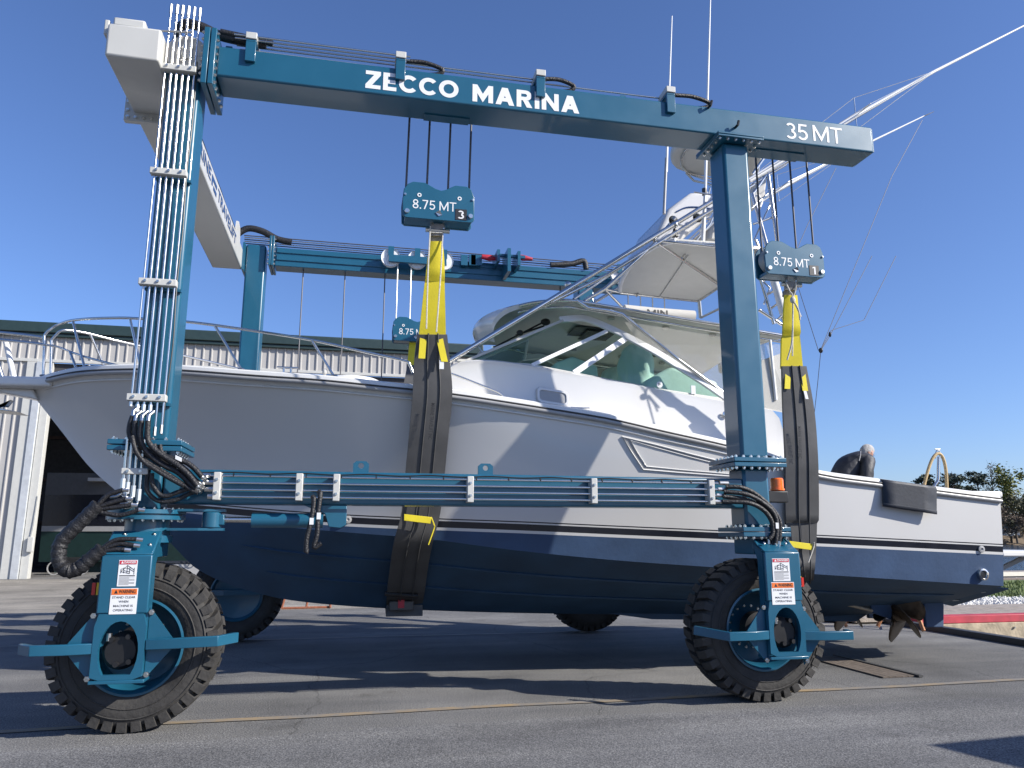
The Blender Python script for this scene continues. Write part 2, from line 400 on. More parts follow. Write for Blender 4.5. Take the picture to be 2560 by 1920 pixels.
# ================================================================== SETTING
def asphalt(name, base, scale=1.0, cracks=True):
    m, t, p = nodes(name); L = t.links
    tc = t.nodes.new('ShaderNodeTexCoord')
    def noise(sc, det=6, rough=0.6):
        n = t.nodes.new('ShaderNodeTexNoise'); n.inputs['Scale'].default_value = sc; n.inputs['Detail'].default_value = det; n.inputs['Roughness'].default_value = rough
        L.new(tc.outputs['Object'], n.inputs['Vector']); return n
    def ramp(src, stops):
        r = t.nodes.new('ShaderNodeValToRGB'); e = r.color_ramp.elements
        while len(e) < len(stops): e.new(0.5)
        for i, (pos, c) in enumerate(stops): e[i].position = pos; e[i].color = (*c, 1) if len(c) == 3 else c
        L.new(src, r.inputs[0]); return r
    def mul(a, b, fac=1.0):
        mx = t.nodes.new('ShaderNodeMixRGB'); mx.blend_type = 'MULTIPLY'; mx.inputs[0].default_value = fac
        L.new(a, mx.inputs[1]); L.new(b, mx.inputs[2]); return mx.outputs[0]
    big = ramp(noise(0.35, 5).outputs['Fac'], [(0.3, [c * 0.68 for c in base]), (0.5, base), (0.72, [min(1, c * 1.38) for c in base])])
    mp = t.nodes.new('ShaderNodeMapping'); mp.inputs['Scale'].default_value = (0.12, 1.1, 1); L.new(tc.outputs['Object'], mp.inputs[0])
    ns = t.nodes.new('ShaderNodeTexNoise'); ns.inputs['Scale'].default_value = 1.6; ns.inputs['Detail'].default_value = 7; L.new(mp.outputs[0], ns.inputs['Vector'])
    streak = ramp(ns.outputs['Fac'], [(0.35, (0.82, 0.82, 0.83)), (0.65, (1.14, 1.13, 1.1))])
    agg = ramp(noise(70, 3, 0.75).outputs['Fac'], [(0.33, (0.30, 0.30, 0.31)), (0.5, (0.93, 0.93, 0.93)), (0.68, (2.0, 1.97, 1.9))])
    v = t.nodes.new('ShaderNodeTexVoronoi'); v.inputs['Scale'].default_value = 42; L.new(tc.outputs['Object'], v.inputs['Vector'])
    speck = ramp(v.outputs['Distance'], [(0.10, (1.5, 1.48, 1.4)), (0.28, (1, 1, 1))])
    stain = ramp(noise(0.9, 4, 0.7).outputs['Fac'], [(0.60, (1, 1, 1)), (0.74, (0.66, 0.65, 0.64))])
    c = mul(mul(mul(mul(big.outputs[0], stain.outputs[0]), streak.outputs[0]), agg.outputs[0]), speck.outputs[0])
    if cracks:
        wv = noise(0.5, 4); vc = t.nodes.new('ShaderNodeTexVoronoi'); vc.feature = 'DISTANCE_TO_EDGE'; vc.inputs['Scale'].default_value = 0.28
        ad = t.nodes.new('ShaderNodeMixRGB'); ad.blend_type = 'ADD'; ad.inputs[0].default_value = 0.9; L.new(tc.outputs['Object'], ad.inputs[1]); L.new(wv.outputs['Color'], ad.inputs[2])
        L.new(ad.outputs[0], vc.inputs['Vector'])
        cr = ramp(vc.outputs['Distance'], [(0.0, (0.55, 0.55, 0.55)), (0.003, (1, 1, 1))])
        c = mul(c, cr.outputs[0], 0.9)
    L.new(c, p.inputs['Base Color']); S(p, 'Roughness', 0.88); S(p, 'Specular IOR Level', 0.3)
    b = t.nodes.new('ShaderNodeBump'); b.inputs['Strength'].default_value = 0.55; b.inputs['Distance'].default_value = 0.012
    L.new(noise(70, 3, 0.75).outputs['Fac'], b.inputs['Height']); L.new(b.outputs[0], p.inputs['Normal'])
asphalt('asphalt', (0.150, 0.150, 0.150))
asphalt('asphalt_old', (0.25, 0.235, 0.21), cracks=True)
asphalt('asphalt_patch', (0.152, 0.153, 0.157), cracks=False)

def sheet(name, polys, m, z):
    mb = MB()
    for po in polys: mb.add([(x, y, z) for x, y in po], [tuple(range(len(po)))])
    return obj(name, mb, m, fixn=False)
# asphalt yard: everything but the lifting slip on the right and the water beyond the shore
SX = 10.42
g = sheet('ground', [[(-500, -200), (600, -200), (600, 7.2), (-500, 7.2)], [(-500, 7.2), (SX, 7.2), (SX, 13.2), (-500, 13.2)],
                     [(-500, 13.2), (SX, 13.2), (SX, 28), (-500, 28)], [(-500, 28), (2, 28), (2, 600), (-500, 600)], [(2, 28), (SX, 28), (14, 40), (14, 600), (2, 600)]], 'asphalt', 0.0)
struct(g, label='weathered grey asphalt boatyard ground')
ap = sheet('apron', [[(-60, 19.5), (-5, 18.6), (9.5, 19.2), (9.5, 33.9), (-60, 33.9)]], 'asphalt_old', 0.004)
struct(ap, label='pale worn paving strip before the warehouse')
# a newer, darker strip of asphalt in front (its seam shows as a fine straight crack)
pt = sheet('asphalt_patch', [[(-30, -20), (40, -20), (40, 6.4), (12, 7.05), (2.3, 7.25), (0.62, 7.22), (-0.7, 7.1), (-6, 6.9), (-30, 6.4)]], 'asphalt_patch', 0.004)
struct(pt, label='darker asphalt strip nearest the viewer')
# worn painted guide lines for the hoist wheels
def paint(name, col):
    m, t, p = nodes(name); tc = t.nodes.new('ShaderNodeTexCoord')
    n = t.nodes.new('ShaderNodeTexNoise'); n.inputs['Scale'].default_value = 2.2; n.inputs['Detail'].default_value = 9; n.inputs['Roughness'].default_value = 0.75
    t.links.new(tc.outputs['Object'], n.inputs['Vector'])
    r = t.nodes.new('ShaderNodeValToRGB'); r.color_ramp.elements[0].position = 0.42; r.color_ramp.elements[1].position = 0.74
    r.color_ramp.elements[0].color = (0.19, 0.18, 0.165, 1); r.color_ramp.elements[1].color = (*col, 1)
    t.links.new(n.outputs['Fac'], r.inputs[0]); t.links.new(r.outputs[0], p.inputs['Base Color']); S(p, 'Roughness', 0.9)
paint('yellow_paint', (0.36, 0.235, 0.085)); paint('white_paint', (0.40, 0.37, 0.31))
def stripe(name, pts, wd, m, z, label):
    mb = MB(); rows = []
    for i, (x, y) in enumerate(pts): rows.append([(x, y - wd / 2 * random.uniform(.85, 1.15), z), (x, y + wd / 2 * random.uniform(.85, 1.15), z)])
    return struct(obj(name, mb.grid(rows), m, fixn=False), label=label)
stripe('yellow_line', [(-12 + 0.35 * k, 7.62 + 0.020 * (-12 + 0.35 * k) + 0.17 + 0.02 * math.sin(k * .7)) for k in range(63)], 0.11, 'yellow_paint', 0.008, 'faded yellow line painted by the near wheels')
stripe('yellow_line', [(-6 + 0.4 * k, 13.5 + 0.02 * math.sin(k * .5)) for k in range(41)], 0.10, 'white_paint', 0.004, 'faded pale line painted by the far wheels')
# water below the quay
m, t, p = nodes('water'); S(p, 'Base Color', (0.03, 0.055, 0.085, 1)); S(p, 'Roughness', 0.12); S(p, 'Specular IOR Level', 0.5)
tc = t.nodes.new('ShaderNodeTexCoord'); mp = t.nodes.new('ShaderNodeMapping'); mp.inputs['Scale'].default_value = (1, 0.45, 1); t.links.new(tc.outputs['Object'], mp.inputs[0])
n = t.nodes.new('ShaderNodeTexNoise'); n.inputs['Scale'].default_value = 1.3; n.inputs['Detail'].default_value = 5; t.links.new(mp.outputs[0], n.inputs['Vector'])
b = t.nodes.new('ShaderNodeBump'); b.inputs['Strength'].default_value = 0.9; b.inputs['Distance'].default_value = 0.25; t.links.new(n.outputs['Fac'], b.inputs['Height']); t.links.new(b.outputs[0], p.inputs['Normal'])
wt = sheet('water', [[(2, 7), (900, 7), (900, 900), (2, 900)]], 'water', -0.8); struct(wt, label='blue rippled harbour water')
# quay walls of the slip
q = MB().box(SX - 0.02, SX + 0.10, 7.2, 13.2, -2.5, -0.01); struct(obj('quay_wall', q, 'concrete'), label='dark concrete head wall of the lifting slip')
# low dark kerb rail along the head of the slip
k = tag(obj('kerb_rail', MB().bar([(SX - .16, 7.3, .05), (SX - .10, 13.6, .05)], 0.17, 0.10), 'seam_dark', bevel=0.012), 'low dark rail edging the asphalt before the red timber pier', 'kerb')
# pier on the far side of the slip
pier = thing('timber_pier', 'timber pier with a red painted edge beam beside the slip', 'pier', (20, 14.2, 0))
for i in range(9):
    y = 13.46 + i * 0.235
    obj('plank', MB().box(9.6 - (i % 3) * .25, 46, y, y + 0.222, 0.03, 0.115 + random.uniform(-.006, .006)), 'deck_plank', pier, bevel=0.006)
for i in range(5):
    obj('edge_beam', MB().box(10.75 + i * 4.2, 10.75 + i * 4.2 + 4.19, 13.2, 13.45, 0.0, 0.145 + .004 * i), 'red_paint', pier, bevel=0.012)
for i in range(5):
    obj('stringer', MB().box(10.7 + i * 4.2, 10.7 + i * 4.2 + 4.185, 13.17, 13.42, -0.34, -0.004), 'timber', pier, bevel=0.012)
    bolt((12.9 + i * 4.2, 13.165, -0.10), (0, -1, 0), pier, BOLT_L)
for i in range(7): obj('pile', MB().tube([(11.6 + i * 3, 13.7, -2.5), (11.6 + i * 3, 13.7, -0.02)], 0.15, 12), 'timber', pier, smooth=40)
# bed of white stone and grass behind the pier
struct(sheet('shore_bank', [[(SX, 15.5), (60, 15.5), (60, 25.5), (SX, 28)]], 'shore_soil', -0.02), label='brown soil of the bank behind the pier')
mb = MB()
for i in range(3800):
    x = random.uniform(10.4, 19.5); y = random.uniform(15.6, 17.2 + 3.4 * max(0, 1 - abs(x - 13) / 8)); s = random.uniform(.02, .07)
    a = random.uniform(0, 6.3); c, d = math.cos(a) * s, math.sin(a) * s * random.uniform(.5, 1); h = s * random.uniform(.5, 1)
    mb.add([(x + c, y + d, -.02), (x - d, y + c, -.02), (x - c, y - d, -.02), (x + d, y - c, -.02), (x + c * .4, y + d * .4, h), (x - c * .3, y - d * .3, h * .9)],
           [(0, 1, 4), (1, 2, 5, 4), (2, 3, 5), (3, 0, 4, 5)])
struct(obj('white_gravel', mb, 'stone_white', fixn=False), 'stuff', 'bed of white crushed stone behind the pier')
mb = MB()
for i in range(16000):
    x = random.uniform(14, 44); y = random.uniform(17.4, 24.6)
    if y < 17.4 + 2.0 * max(0, 1 - (x - 14) / 6): continue
    h = random.uniform(.05, .13); a = random.uniform(0, 6.3); c, d = math.cos(a) * .022, math.sin(a) * .022; e = random.uniform(-.08, .08)
    mb.add([(x - c, y - d, -.03), (x + c, y + d, -.03), (x + e, y + random.uniform(-.06, .06), h)], [(0, 1, 2)])
struct(obj('grass', mb, 'grass', fixn=False), 'stuff', 'green grass growing on the bank behind the pier')
struct(sheet('lawn', [[(14.2, 19.4), (18, 17.6), (60, 17.4), (60, 25.4), (14.6, 26)]], 'grass', -0.012), label='green lawn on the bank above the water')
# steel cover let into the asphalt
tr = thing('trench_cover', 'brown weathered plank cover let into the asphalt near the stern', 'trench cover', (6.6, 9.2, 0))
for i in range(5):
    x = 6.28 + i * .088
    obj('plank', MB().box(x, x + .082, 8.38, 9.95, 0.004, 0.018), 'trench', tr)
obj('edge_angle', MB().box(6.725, 6.78, 8.32, 10.0, 0.004, 0.03), 'seam_dark', tr)
# floating docks out on the water
def float_dock(x0, y0, L, rot, label):
    d = thing('floating_dock', label, 'dock', (x0, y0, -.8)); Mx = Matrix.Translation((x0, y0, 0)) @ Matrix.Rotation(rot, 4, 'Z')
    obj('float', MB().box(0, L, .1, 2.2, -1.0, -.62), 'black_plastic', d, M=Mx)
    obj('fascia', MB().box(0, L, 0, .09, -.66, -.42), 'cream', d, M=Mx)
    for i in range(int(L / .42)): obj('plank', MB().box(i * .42, i * .42 + .405, .1, 2.25, -.6, -.45), 'deck_plank', d, M=Mx)
    for i in range(3): obj('pile', MB().tube([(1 + i * L / 3, 2.5, -2), (1 + i * L / 3, 2.5, .2)], .14, 8), 'timber', d, M=Mx)
    return d
fd = atz(2470, 1452, -.45); float_dock(fd.x, fd.y, 22, R(2), 'pale edged floating dock with grey planks just past the stern')
fd = atz(2480, 1432, -.45); float_dock(fd.x, fd.y, 30, R(1), 'more distant grey floating dock behind the pale edged one')
# gentle far shore
sh = MB(); rows = []
for i in range(41):
    x = 60 + i * 12; row = []
    for j, (dy, zz) in enumerate([(-2, -1.2), (1.5, 0.2), (5, 1.4), (14, 3.0), (40, 6), (120, 9)]):
        row.append((x + random.uniform(-2, 2), 190 + 14 * math.sin(i * .21) + dy + random.uniform(-.7, .7), zz + (random.uniform(-.2, .4) if j > 1 else 0)))
    rows.append(row)
struct(obj('far_shore', sh.grid(rows), 'shore_soil', smooth=60), label='brown bank of the far shore across the water')

def tree(px, py_base, py_top, Y, wpx, kind, label, grp='trees across the water'):
    b = at(px, py_base, Y); t = at(px, py_top, Y); H = max(4, t.z - 0.8); base = Vector((b.x, Y, 0.8)); wd = wpx / FPX * Y / 2 * 1.05
    th = thing({'pine': 'pine_tree', 'spring': 'leafing_tree', 'bare': 'bare_tree', 'mid': 'broadleaf_tree'}[kind], label, 'tree', base, grp)
    rnd = random.Random(int(px * 7 + py_top)); tr = MB()
    tr.tube(spline([base + Vector((0, 0, -1)), base + Vector((rnd.uniform(-.4, .4), 0, H * .35)), base + Vector((rnd.uniform(-.5, .5), rnd.uniform(-.5, .5), H * .7)), base + Vector((0, 0, H * .93))], 4), [.34 - .30 * i / 12 for i in range(13)], 7)
    clumps = []
    nb = 15 if kind != 'bare' else 22
    for i in range(nb):
        f = rnd.uniform(.38, .96) if kind == 'pine' else rnd.uniform(.22, .97)
        a = rnd.uniform(0, 6.28); prof = math.sin(min(1, max(.12, (1.04 - f) / .74)) ** .7 * math.pi / 2 + .1)
        rr = wd * rnd.uniform(.35, 1.0) * (prof if kind != 'pine' else min(1, 1.25 - f * .8))
        s0 = base + Vector((0, 0, H * (f - .12))); e = base + Vector((math.cos(a) * rr, math.sin(a) * rr, H * f))
        tr.tube([s0, (s0 + e) / 2 + Vector((0, 0, .3)), e], [.11, .07, .03], 5); clumps.append(e)
        if kind == 'bare':
            for q in range(5):
                d = Vector((rnd.uniform(-1, 1), rnd.uniform(-1, 1), rnd.uniform(.2, 1.3))) * H * .09
                tr.tube([e.lerp(s0, rnd.random() * .6), e + d], [.05, .015], 4)
    obj('trunk', tr, 'bark' if kind != 'bare' else 'twig', th, smooth=60)
    cr = MB(); lm = {'pine': 'leaf_dark', 'spring': 'leaf_spring', 'bare': 'twig', 'mid': 'leaf_mid'}[kind]
    per = {'pine': 170, 'spring': 170, 'bare': 60, 'mid': 170}[kind]
    for c in clumps:
        cs = wd * rnd.uniform(.28, .46) * (1.15 if kind == 'pine' else 1.0); fl = .42 if kind == 'pine' else .8
        for k in range(per):
            v = Vector((rnd.gauss(0, .5), rnd.gauss(0, .5), rnd.gauss(0, .5) * fl)) * cs; q = c + v
            s = rnd.uniform(.22, .60) * (1.0 if kind != 'bare' else .6)
            u = Vector((rnd.uniform(-1, 1), rnd.uniform(-1, 1), rnd.uniform(-.5, .5))).normalized() * s; n2 = Vector((rnd.uniform(-1, 1), rnd.uniform(-1, 1), rnd.uniform(-1, 1))).normalized() * s * .7
            cr.add([q - u, q + n2, q + u, q - n2], [(0, 1, 2, 3)])
    obj('crown', cr, lm, th, fixn=False)
    return th
TR = [(2330, 1362, 1178, 205, 60, 'pine', 'small dark pine crown seen above the gunwale by the hose loop'),
      (2400, 1362, 1166, 204, 95, 'pine', 'dark flat topped pine with open layered branches across the water'),
      (2462, 1362, 1168, 206, 90, 'pine', 'dense dark pine beside the flat topped pine across the water'),
      (2540, 1362, 1172, 203, 110, 'spring', 'yellow green leafing tree right of the two pines'),
      (2600, 1362, 1180, 206, 110, 'spring', 'yellow green leafing tree cut by the photo edge'),
      (2498, 1362, 1160, 212, 70, 'bare', 'tall bare tree between the dense pine and the leafing tree'),
      (2360, 1362, 1215, 210, 80, 'bare', 'brown bare tree low behind the stern gunwale'),
      (2430, 1362, 1210, 210, 90, 'bare', 'brown bare tree below the flat topped pine'),
      (2530, 1362, 1240, 198, 100, 'mid', 'olive green bushy tree below the leafing tree'),
      (2575, 1362, 1250, 197, 90, 'mid', 'olive green bushy tree at the right photo edge'),
      (2500, 1362, 1262, 196, 70, 'bare', 'low grey brown bare tree just right of the transom'),
      (2545, 1362, 1290, 194, 60, 'bare', 'low bare shrubby tree on the bank by the white house'),
      (2470, 1362, 1240, 200, 80, 'mid', 'olive tree half hidden by the transom corner')]
for a in TR: tree(*a)
mb = MB(); rnd = random.Random(9)
for i in range(42000):
    x = rnd.uniform(120, 330); t_ = rnd.random() ** .6; y = 190 + 14 * math.sin((x - 60) / 12 * .21) + 4 + 34 * t_; zt = 4 + 13 * t_
    c = Vector((x, y, .6 + rnd.random() ** 1.3 * zt)); s_ = rnd.uniform(.25, .7)
    u = Vector((rnd.uniform(-1, 1), rnd.uniform(-.5, .5), rnd.uniform(-1, 1))).normalized() * s_; v = Vector((rnd.uniform(-1, 1), rnd.uniform(-1, 1), rnd.uniform(-1, 1))).normalized() * s_ * .6
    mb.add([c - u, c + v, c + u, c - v], [(0, 1, 2, 3)], 0 if rnd.random() < .68 else 1)
struct(obj('far_wood', mb, ['twig', 'leaf_mid'], fixn=False), 'stuff', 'brown leafless undergrowth of the wood on the far shore')
# house among the trees
hp = at(2522, 1322, 196); hs = thing('house', 'small white house with a dark roof among the far trees', 'house', (hp.x, 196, 2.2))
obj('wall', MB().box(hp.x - 3.2, hp.x + 3.2, 195.5, 200, 2.0, 4.9), 'house_white', hs)
obj('roof', MB().prism([(hp.x - 3.6, 195.2, 4.9), (hp.x + 3.6, 195.2, 4.9), (hp.x + 3.0, 197.7, 6.6), (hp.x - 3.0, 197.7, 6.6)], (0, .3, .1)), 'roof_dark', hs)
for dx in (-1.9, 0.1, 1.9): obj('window', MB().box(hp.x + dx - .4, hp.x + dx + .4, 195.42, 195.49, 3.1, 4.3), 'window_dark', hs)
# storage shed standing outside the right edge of the picture (its corner shadows the foreground)
H = 3.1; cx, cy = 4.77 + 1.42 * H, 5.80 - .885 * H
sh = thing('storage_shed', 'plain grey storage shed outside the right edge of the photo', 'shed', (cx + 3, cy - 2, 0))
ux = Vector((.995, .09, 0)); uy = Vector((.27, -.96, 0)); c0 = Vector((cx, cy, 0))
obj('wall', MB().prism([c0, c0 + ux * 7, c0 + ux * 7 + uy * 5, c0 + uy * 5], (0, 0, H - .12)), 'siding', sh)
obj('roof', MB().prism([c0 + Vector((0, 0, H - .1)) - ux * .0, c0 + ux * 7.2 + Vector((0, 0, H - .1)), c0 + ux * 7.2 + uy * 5.2 + Vector((0, 0, H - .1)), c0 + uy * 5.2 + Vector((0, 0, H - .1))], (0, 0, .1)), 'green_trim', sh)
obj('door', MB().prism([c0 + ux * 2 - uy * .02, c0 + ux * 4.5 - uy * .02, c0 + ux * 4.5 - uy * .02 + Vector((0, 0, 2.3)), c0 + ux * 2 - uy * .02 + Vector((0, 0, 2.3))], uy * -.04), 'green_trim', sh)

# ------------------------------------------------------------------ warehouse behind
BY = 34.4
bl = thing('warehouse', 'grey corrugated metal warehouse with green eave and a huge open door', 'building', (-5, BY + 5, 0))
XL, XR = -30.0, 5.75; JX = at(80, 1300, BY).x; ZH = 8.98; ZE = 10.10
obj('eave_trim', MB().prism([(XL, BY - .28, ZE - .02), (XL, BY - .28, ZE + .42), (XL, BY + .2, ZE + .55), (XL, BY + .2, ZE - .02)], (XR - XL + .1, 0, 0)), 'green_trim', bl, bevel=.03)
obj('gutter', MB().box(XL, XR + .06, BY - .20, BY + .0, ZE - .17, ZE - .03), 'green_trim', bl, bevel=.02)
obj('roof', MB().add([(XL, BY + .2, ZE + .54), (XR + .1, BY + .2, ZE + .54), (XR + .1, BY + 16, ZE + 2.2), (XL, BY + 16, ZE + 2.2)], [(0, 1, 2, 3)]), 'green_trim', bl)
pitch = 0.345
def panel_mesh(z0, z1):
    mb = MB(); prof = [(0, 0), (.05, 0), (.075, -.055), (.115, -.055), (.14, 0), (pitch - .002, 0)]
    mb.grid([[(x, y, z0) for x, y in prof], [(x, y, z1) for x, y in prof]]); return mesh_of(mb, 'siding')
pm = panel_mesh(ZH, ZE - .1); n = int((XR - XL) / pitch)
for i in range(n): inst('siding_panel', pm, bl, Matrix.Translation((XR - (i + 1) * pitch, BY, 0)))
pm2 = panel_mesh(0.02, ZH - .06)
for i in range(16): inst('siding_panel', pm2, bl, Matrix.Translation((JX - .9 - (i + 1) * pitch, BY + .02, 0)))
obj('header_trim', MB().box(XL, XR, BY - .08, BY + .05, ZH - .13, ZH - .004), 'clamp_grey', bl, bevel=.01)
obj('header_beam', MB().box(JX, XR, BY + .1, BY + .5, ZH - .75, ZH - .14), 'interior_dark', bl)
obj('jamb', MB().box(JX - .88, JX - .52, BY - .10, BY + .3, 0, ZH - .14), 'clamp_grey', bl, bevel=.01)
obj('jamb', MB().box(JX - .50, JX - .22, BY - .16, BY + .3, 0, ZH - .14), 'galv', bl, bevel=.01)
obj('jamb', MB().box(JX - .20, JX + .10, BY - .06, BY + .3, 0, ZH - .14), 'clamp_grey', bl, bevel=.01)
obj('jamb', MB().box(XR - .5, XR, BY + .02, BY + .3, 0, ZH - .14), 'clamp_grey', bl)
pl = MB(); pl.add([(XR, BY, 0), (XR, BY + 16, 0), (XR, BY + 16, ZE + 2.1), (XR, BY, ZE + .4)], [(0, 1, 2, 3)]); obj('side_wall', pl, 'siding', bl)
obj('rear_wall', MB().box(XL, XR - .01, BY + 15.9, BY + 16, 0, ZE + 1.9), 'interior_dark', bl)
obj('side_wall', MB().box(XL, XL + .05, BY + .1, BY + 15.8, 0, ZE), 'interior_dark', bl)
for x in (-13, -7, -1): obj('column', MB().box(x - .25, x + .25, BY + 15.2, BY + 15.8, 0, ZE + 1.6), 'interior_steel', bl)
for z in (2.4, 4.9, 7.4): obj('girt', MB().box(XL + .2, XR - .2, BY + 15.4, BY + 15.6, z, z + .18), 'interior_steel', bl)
for (a, c) in (((-13, 2.4), (-7, 7.4)), ((-13, 7.4), (-7, 2.4)), ((-7, 7.4), (-1, 2.4))):
    obj('brace', MB().tube([(a[0], BY + 15.1, a[1]), (c[0], BY + 15.1, c[1])], .05, 6), 'interior_steel', bl)
cb = obj('door_cable', MB().tube(spline([(JX + .16, BY - .1, 3.3), (JX + .14, BY - .12, 2.2), (JX + .05, BY - .12, 1.2)], 6), .02, 6), 'clamp_grey', bl)
obj('control_box', MB().box(JX + .0, JX + .22, BY - .22, BY - .07, 1.05, 1.65), 'clamp_grey', bl, bevel=.02)
# boat stored in the warehouse
sb = thing('stored_boat', 'dark hulled boat with white stripe and green bottom stored inside the warehouse', 'boat', (-6, BY + 6, 0))
def stored(z0, z1, hb0, hb1, m, name):
    mb = MB(); rows = []
    for i in range(13):
        x = -14.2 + i * 1.1; f = min(1, (i + .4) / 7) ** .6
        rows.append([(x + (.0 if i else .0), BY + 6 - hb0 * f, z0), (x, BY + 6 - hb1 * f, z1 + .25 * (1 - i / 12))])
    mb.grid(rows); obj(name, mb, m, sb, smooth=40)
stored(.5, 1.9, 1.0, 1.55, 'boat_green', 'bottom'); stored(1.9, 2.15, 1.555, 1.6, 'rail_grey', 'boot_stripe')
stored(2.15, 3.6, 1.6, 1.95, 'boot_black', 'topside'); stored(3.6, 4.4, 1.95, 2.05, 'stored_grey', 'bulwark')
obj('deck', MB().box(-12, -1.2, BY + 4.3, BY + 8, 4.2, 4.35), 'rail_grey', sb); obj('keel', MB().box(-13.5, -1.2, BY + 5.9, BY + 6.1, .0, .9), 'boat_green', sb)
# small things by the door
bp = atz(50, 1444); bk = thing('bucket', 'white plastic bucket standing by the warehouse door jamb', 'bucket', (bp.x, bp.y - .4, 0))
obj('pail', MB().lathe([(.001, .004), (.17, .004), (.21, .42), (.225, .42), (.225, .46), (.19, .46), (.16, .05)], (bp.x, bp.y - .4, 0), 'Z', 20), 'bucket', bk, smooth=40)
obj('rim', MB().lathe([(.215, .36), (.235, .365), (.235, .39), (.215, .395)], (bp.x, bp.y - .4, 0), 'Z', 20), 'decal_white', bk, smooth=40)
bx = atz(140, 1437); vc = thing('pump_cart', 'dark pump cart on spoked wheels inside the warehouse door', 'cart', (bx.x, bx.y, 0))
for dx in (0, 1.1):
    obj('wheel', MB().lathe([(.26, -.03), (.30, -.03), (.30, .03), (.26, .03)], (bx.x + dx, bx.y - .3, .30), 'Y', 20, closed=True), 'rail_grey', vc, smooth=40)
obj('body', MB().box(bx.x - .1, bx.x + 1.3, bx.y - .2, bx.y + .4, .3, .75), 'black_plastic', vc, bevel=.05)
obj('handle', MB().tube([(bx.x + 1.2, bx.y, .7), (bx.x + 1.9, bx.y, 1.1)], .03, 8), 'steel', vc)
yp = atz(478, 1450); yh = thing('coiled_hose', 'yellow hose coiled on a dark crate behind the bow', 'hose', (yp.x, yp.y, 0))
yh.location = yh.location
yc = MB()
for i in range(4): yc.tube([(yp.x + .10 * i + math.cos(t * .42) * .22, yp.y + .05 * i, 1.05 + .12 * i * (-1) ** i * .5 + math.sin(t * .42) * .38) for t in range(15)], .022, 6, closed=True)
obj('coil', yc, 'yellow_hose', yh, smooth=60)
cr = thing('tool_crate', 'dark tool crate with clutter under the yellow coiled hose', 'crate', (yp.x, yp.y, 0))
obj('box', MB().box(yp.x - 1.6, yp.x + .3, yp.y + .2, yp.y + 1.2, 0, .62), 'rail_grey', cr, bevel=.03)
obj('lid', MB().box(yp.x - 1.65, yp.x + .35, yp.y + .15, yp.y + 1.25, .63, .70), 'mat_black', cr, bevel=.02)
obj('hook_post', MB().tube([(yp.x + .15, yp.y + .25, .6), (yp.x + .15, yp.y + .25, 1.75)], .03, 8), 'steel', cr)
# boat stands lying / standing on the asphalt
def stand(px, py, sc, label, m, lying=False):
    p = atz(px, py); s = thing('boat_stand', label, 'boat stand', p, 'boat stands on the asphalt')
    top = p + Vector((0, 0, .75 * sc))
    if lying:
        for (a, b) in (((-.55, 0, .02), (-.40, .1, .62)), ((-.55, 0, .03), (.55, .1, .03)), ((.55, .05, .02), (.50, .1, .34)), ((.0, .1, .03), (.05, .15, .42))):
            obj('leg', MB().tube([p + Vector(a) * sc, p + Vector(b) * sc], .028, 7), m, s)
    else:
        for a in (0.4, 2.5, 4.6):
            obj('leg', MB().tube([p + Vector((math.cos(a) * .36, math.sin(a) * .36, .015)) * sc, top], .026 * sc, 7), m, s)
        for a, b in ((.4, 2.5), (2.5, 4.6), (4.6, .4)):
            obj('brace', MB().tube([(p + Vector((math.cos(a) * .36, math.sin(a) * .36, .0)) * sc).lerp(top, .35), (p + Vector((math.cos(b) * .36, math.sin(b) * .36, 0)) * sc).lerp(top, .35)], .014, 6), m, s)
        obj('pad', MB().box(top.x - .12, top.x + .12, top.y - .1, top.y + .1, top.z, top.z + .05), 'orange_wood', s)
stand(765, 1523, 1.0, 'low rusty boat stand frame lying beyond the far left wheel', 'rust', True)
stand(1050, 1512, 1.0, 'rusty boat stand standing beyond the middle of the keel', 'rust')
stand(2085, 1562, 1.25, 'orange brown boat stand seen between the right wheel and propeller', 'orange_wood')
stand(2268, 1572, 1.35, 'orange brown boat stand just behind the bronze propeller', 'orange_wood')
# ================================================================== BOAT HOIST
HO = thing('boat_hoist', 'teal wheeled boat hoist straddling the white fishing boat', 'boat hoist', (1.2, 10.45, 0))
T = 'teal'
def plate_bolts(x0, x1, y0, y1, z, up, step, parent, me=None, sides='fblr'):
    d = (0, 0, 1 if up else -1)
    nx = max(2, round((x1 - x0) / step) + 1); ny = max(2, round((y1 - y0) / step) + 1)
    for i in range(nx):
        x = x0 + (x1 - x0) * i / (nx - 1)
        if 'f' in sides: bolt((x, y0, z), d, parent, me)
        if 'b' in sides: bolt((x, y1, z), d, parent, me)
    for j in range(1, ny - 1):
        y = y0 + (y1 - y0) * j / (ny - 1)
        if 'l' in sides: bolt((x0, y, z), d, parent, me)
        if 'r' in sides: bolt((x1, y, z), d, parent, me)
LX0, LX1, RX0, RX1 = -1.97, -1.65, 4.05, 4.37
YF = 7.35; YB = 7.70                # near frame, front and back
FY0, FY1 = 13.10, 13.45             # far frame
DZ = 0.10                           # the yard rises a little towards the far wheels
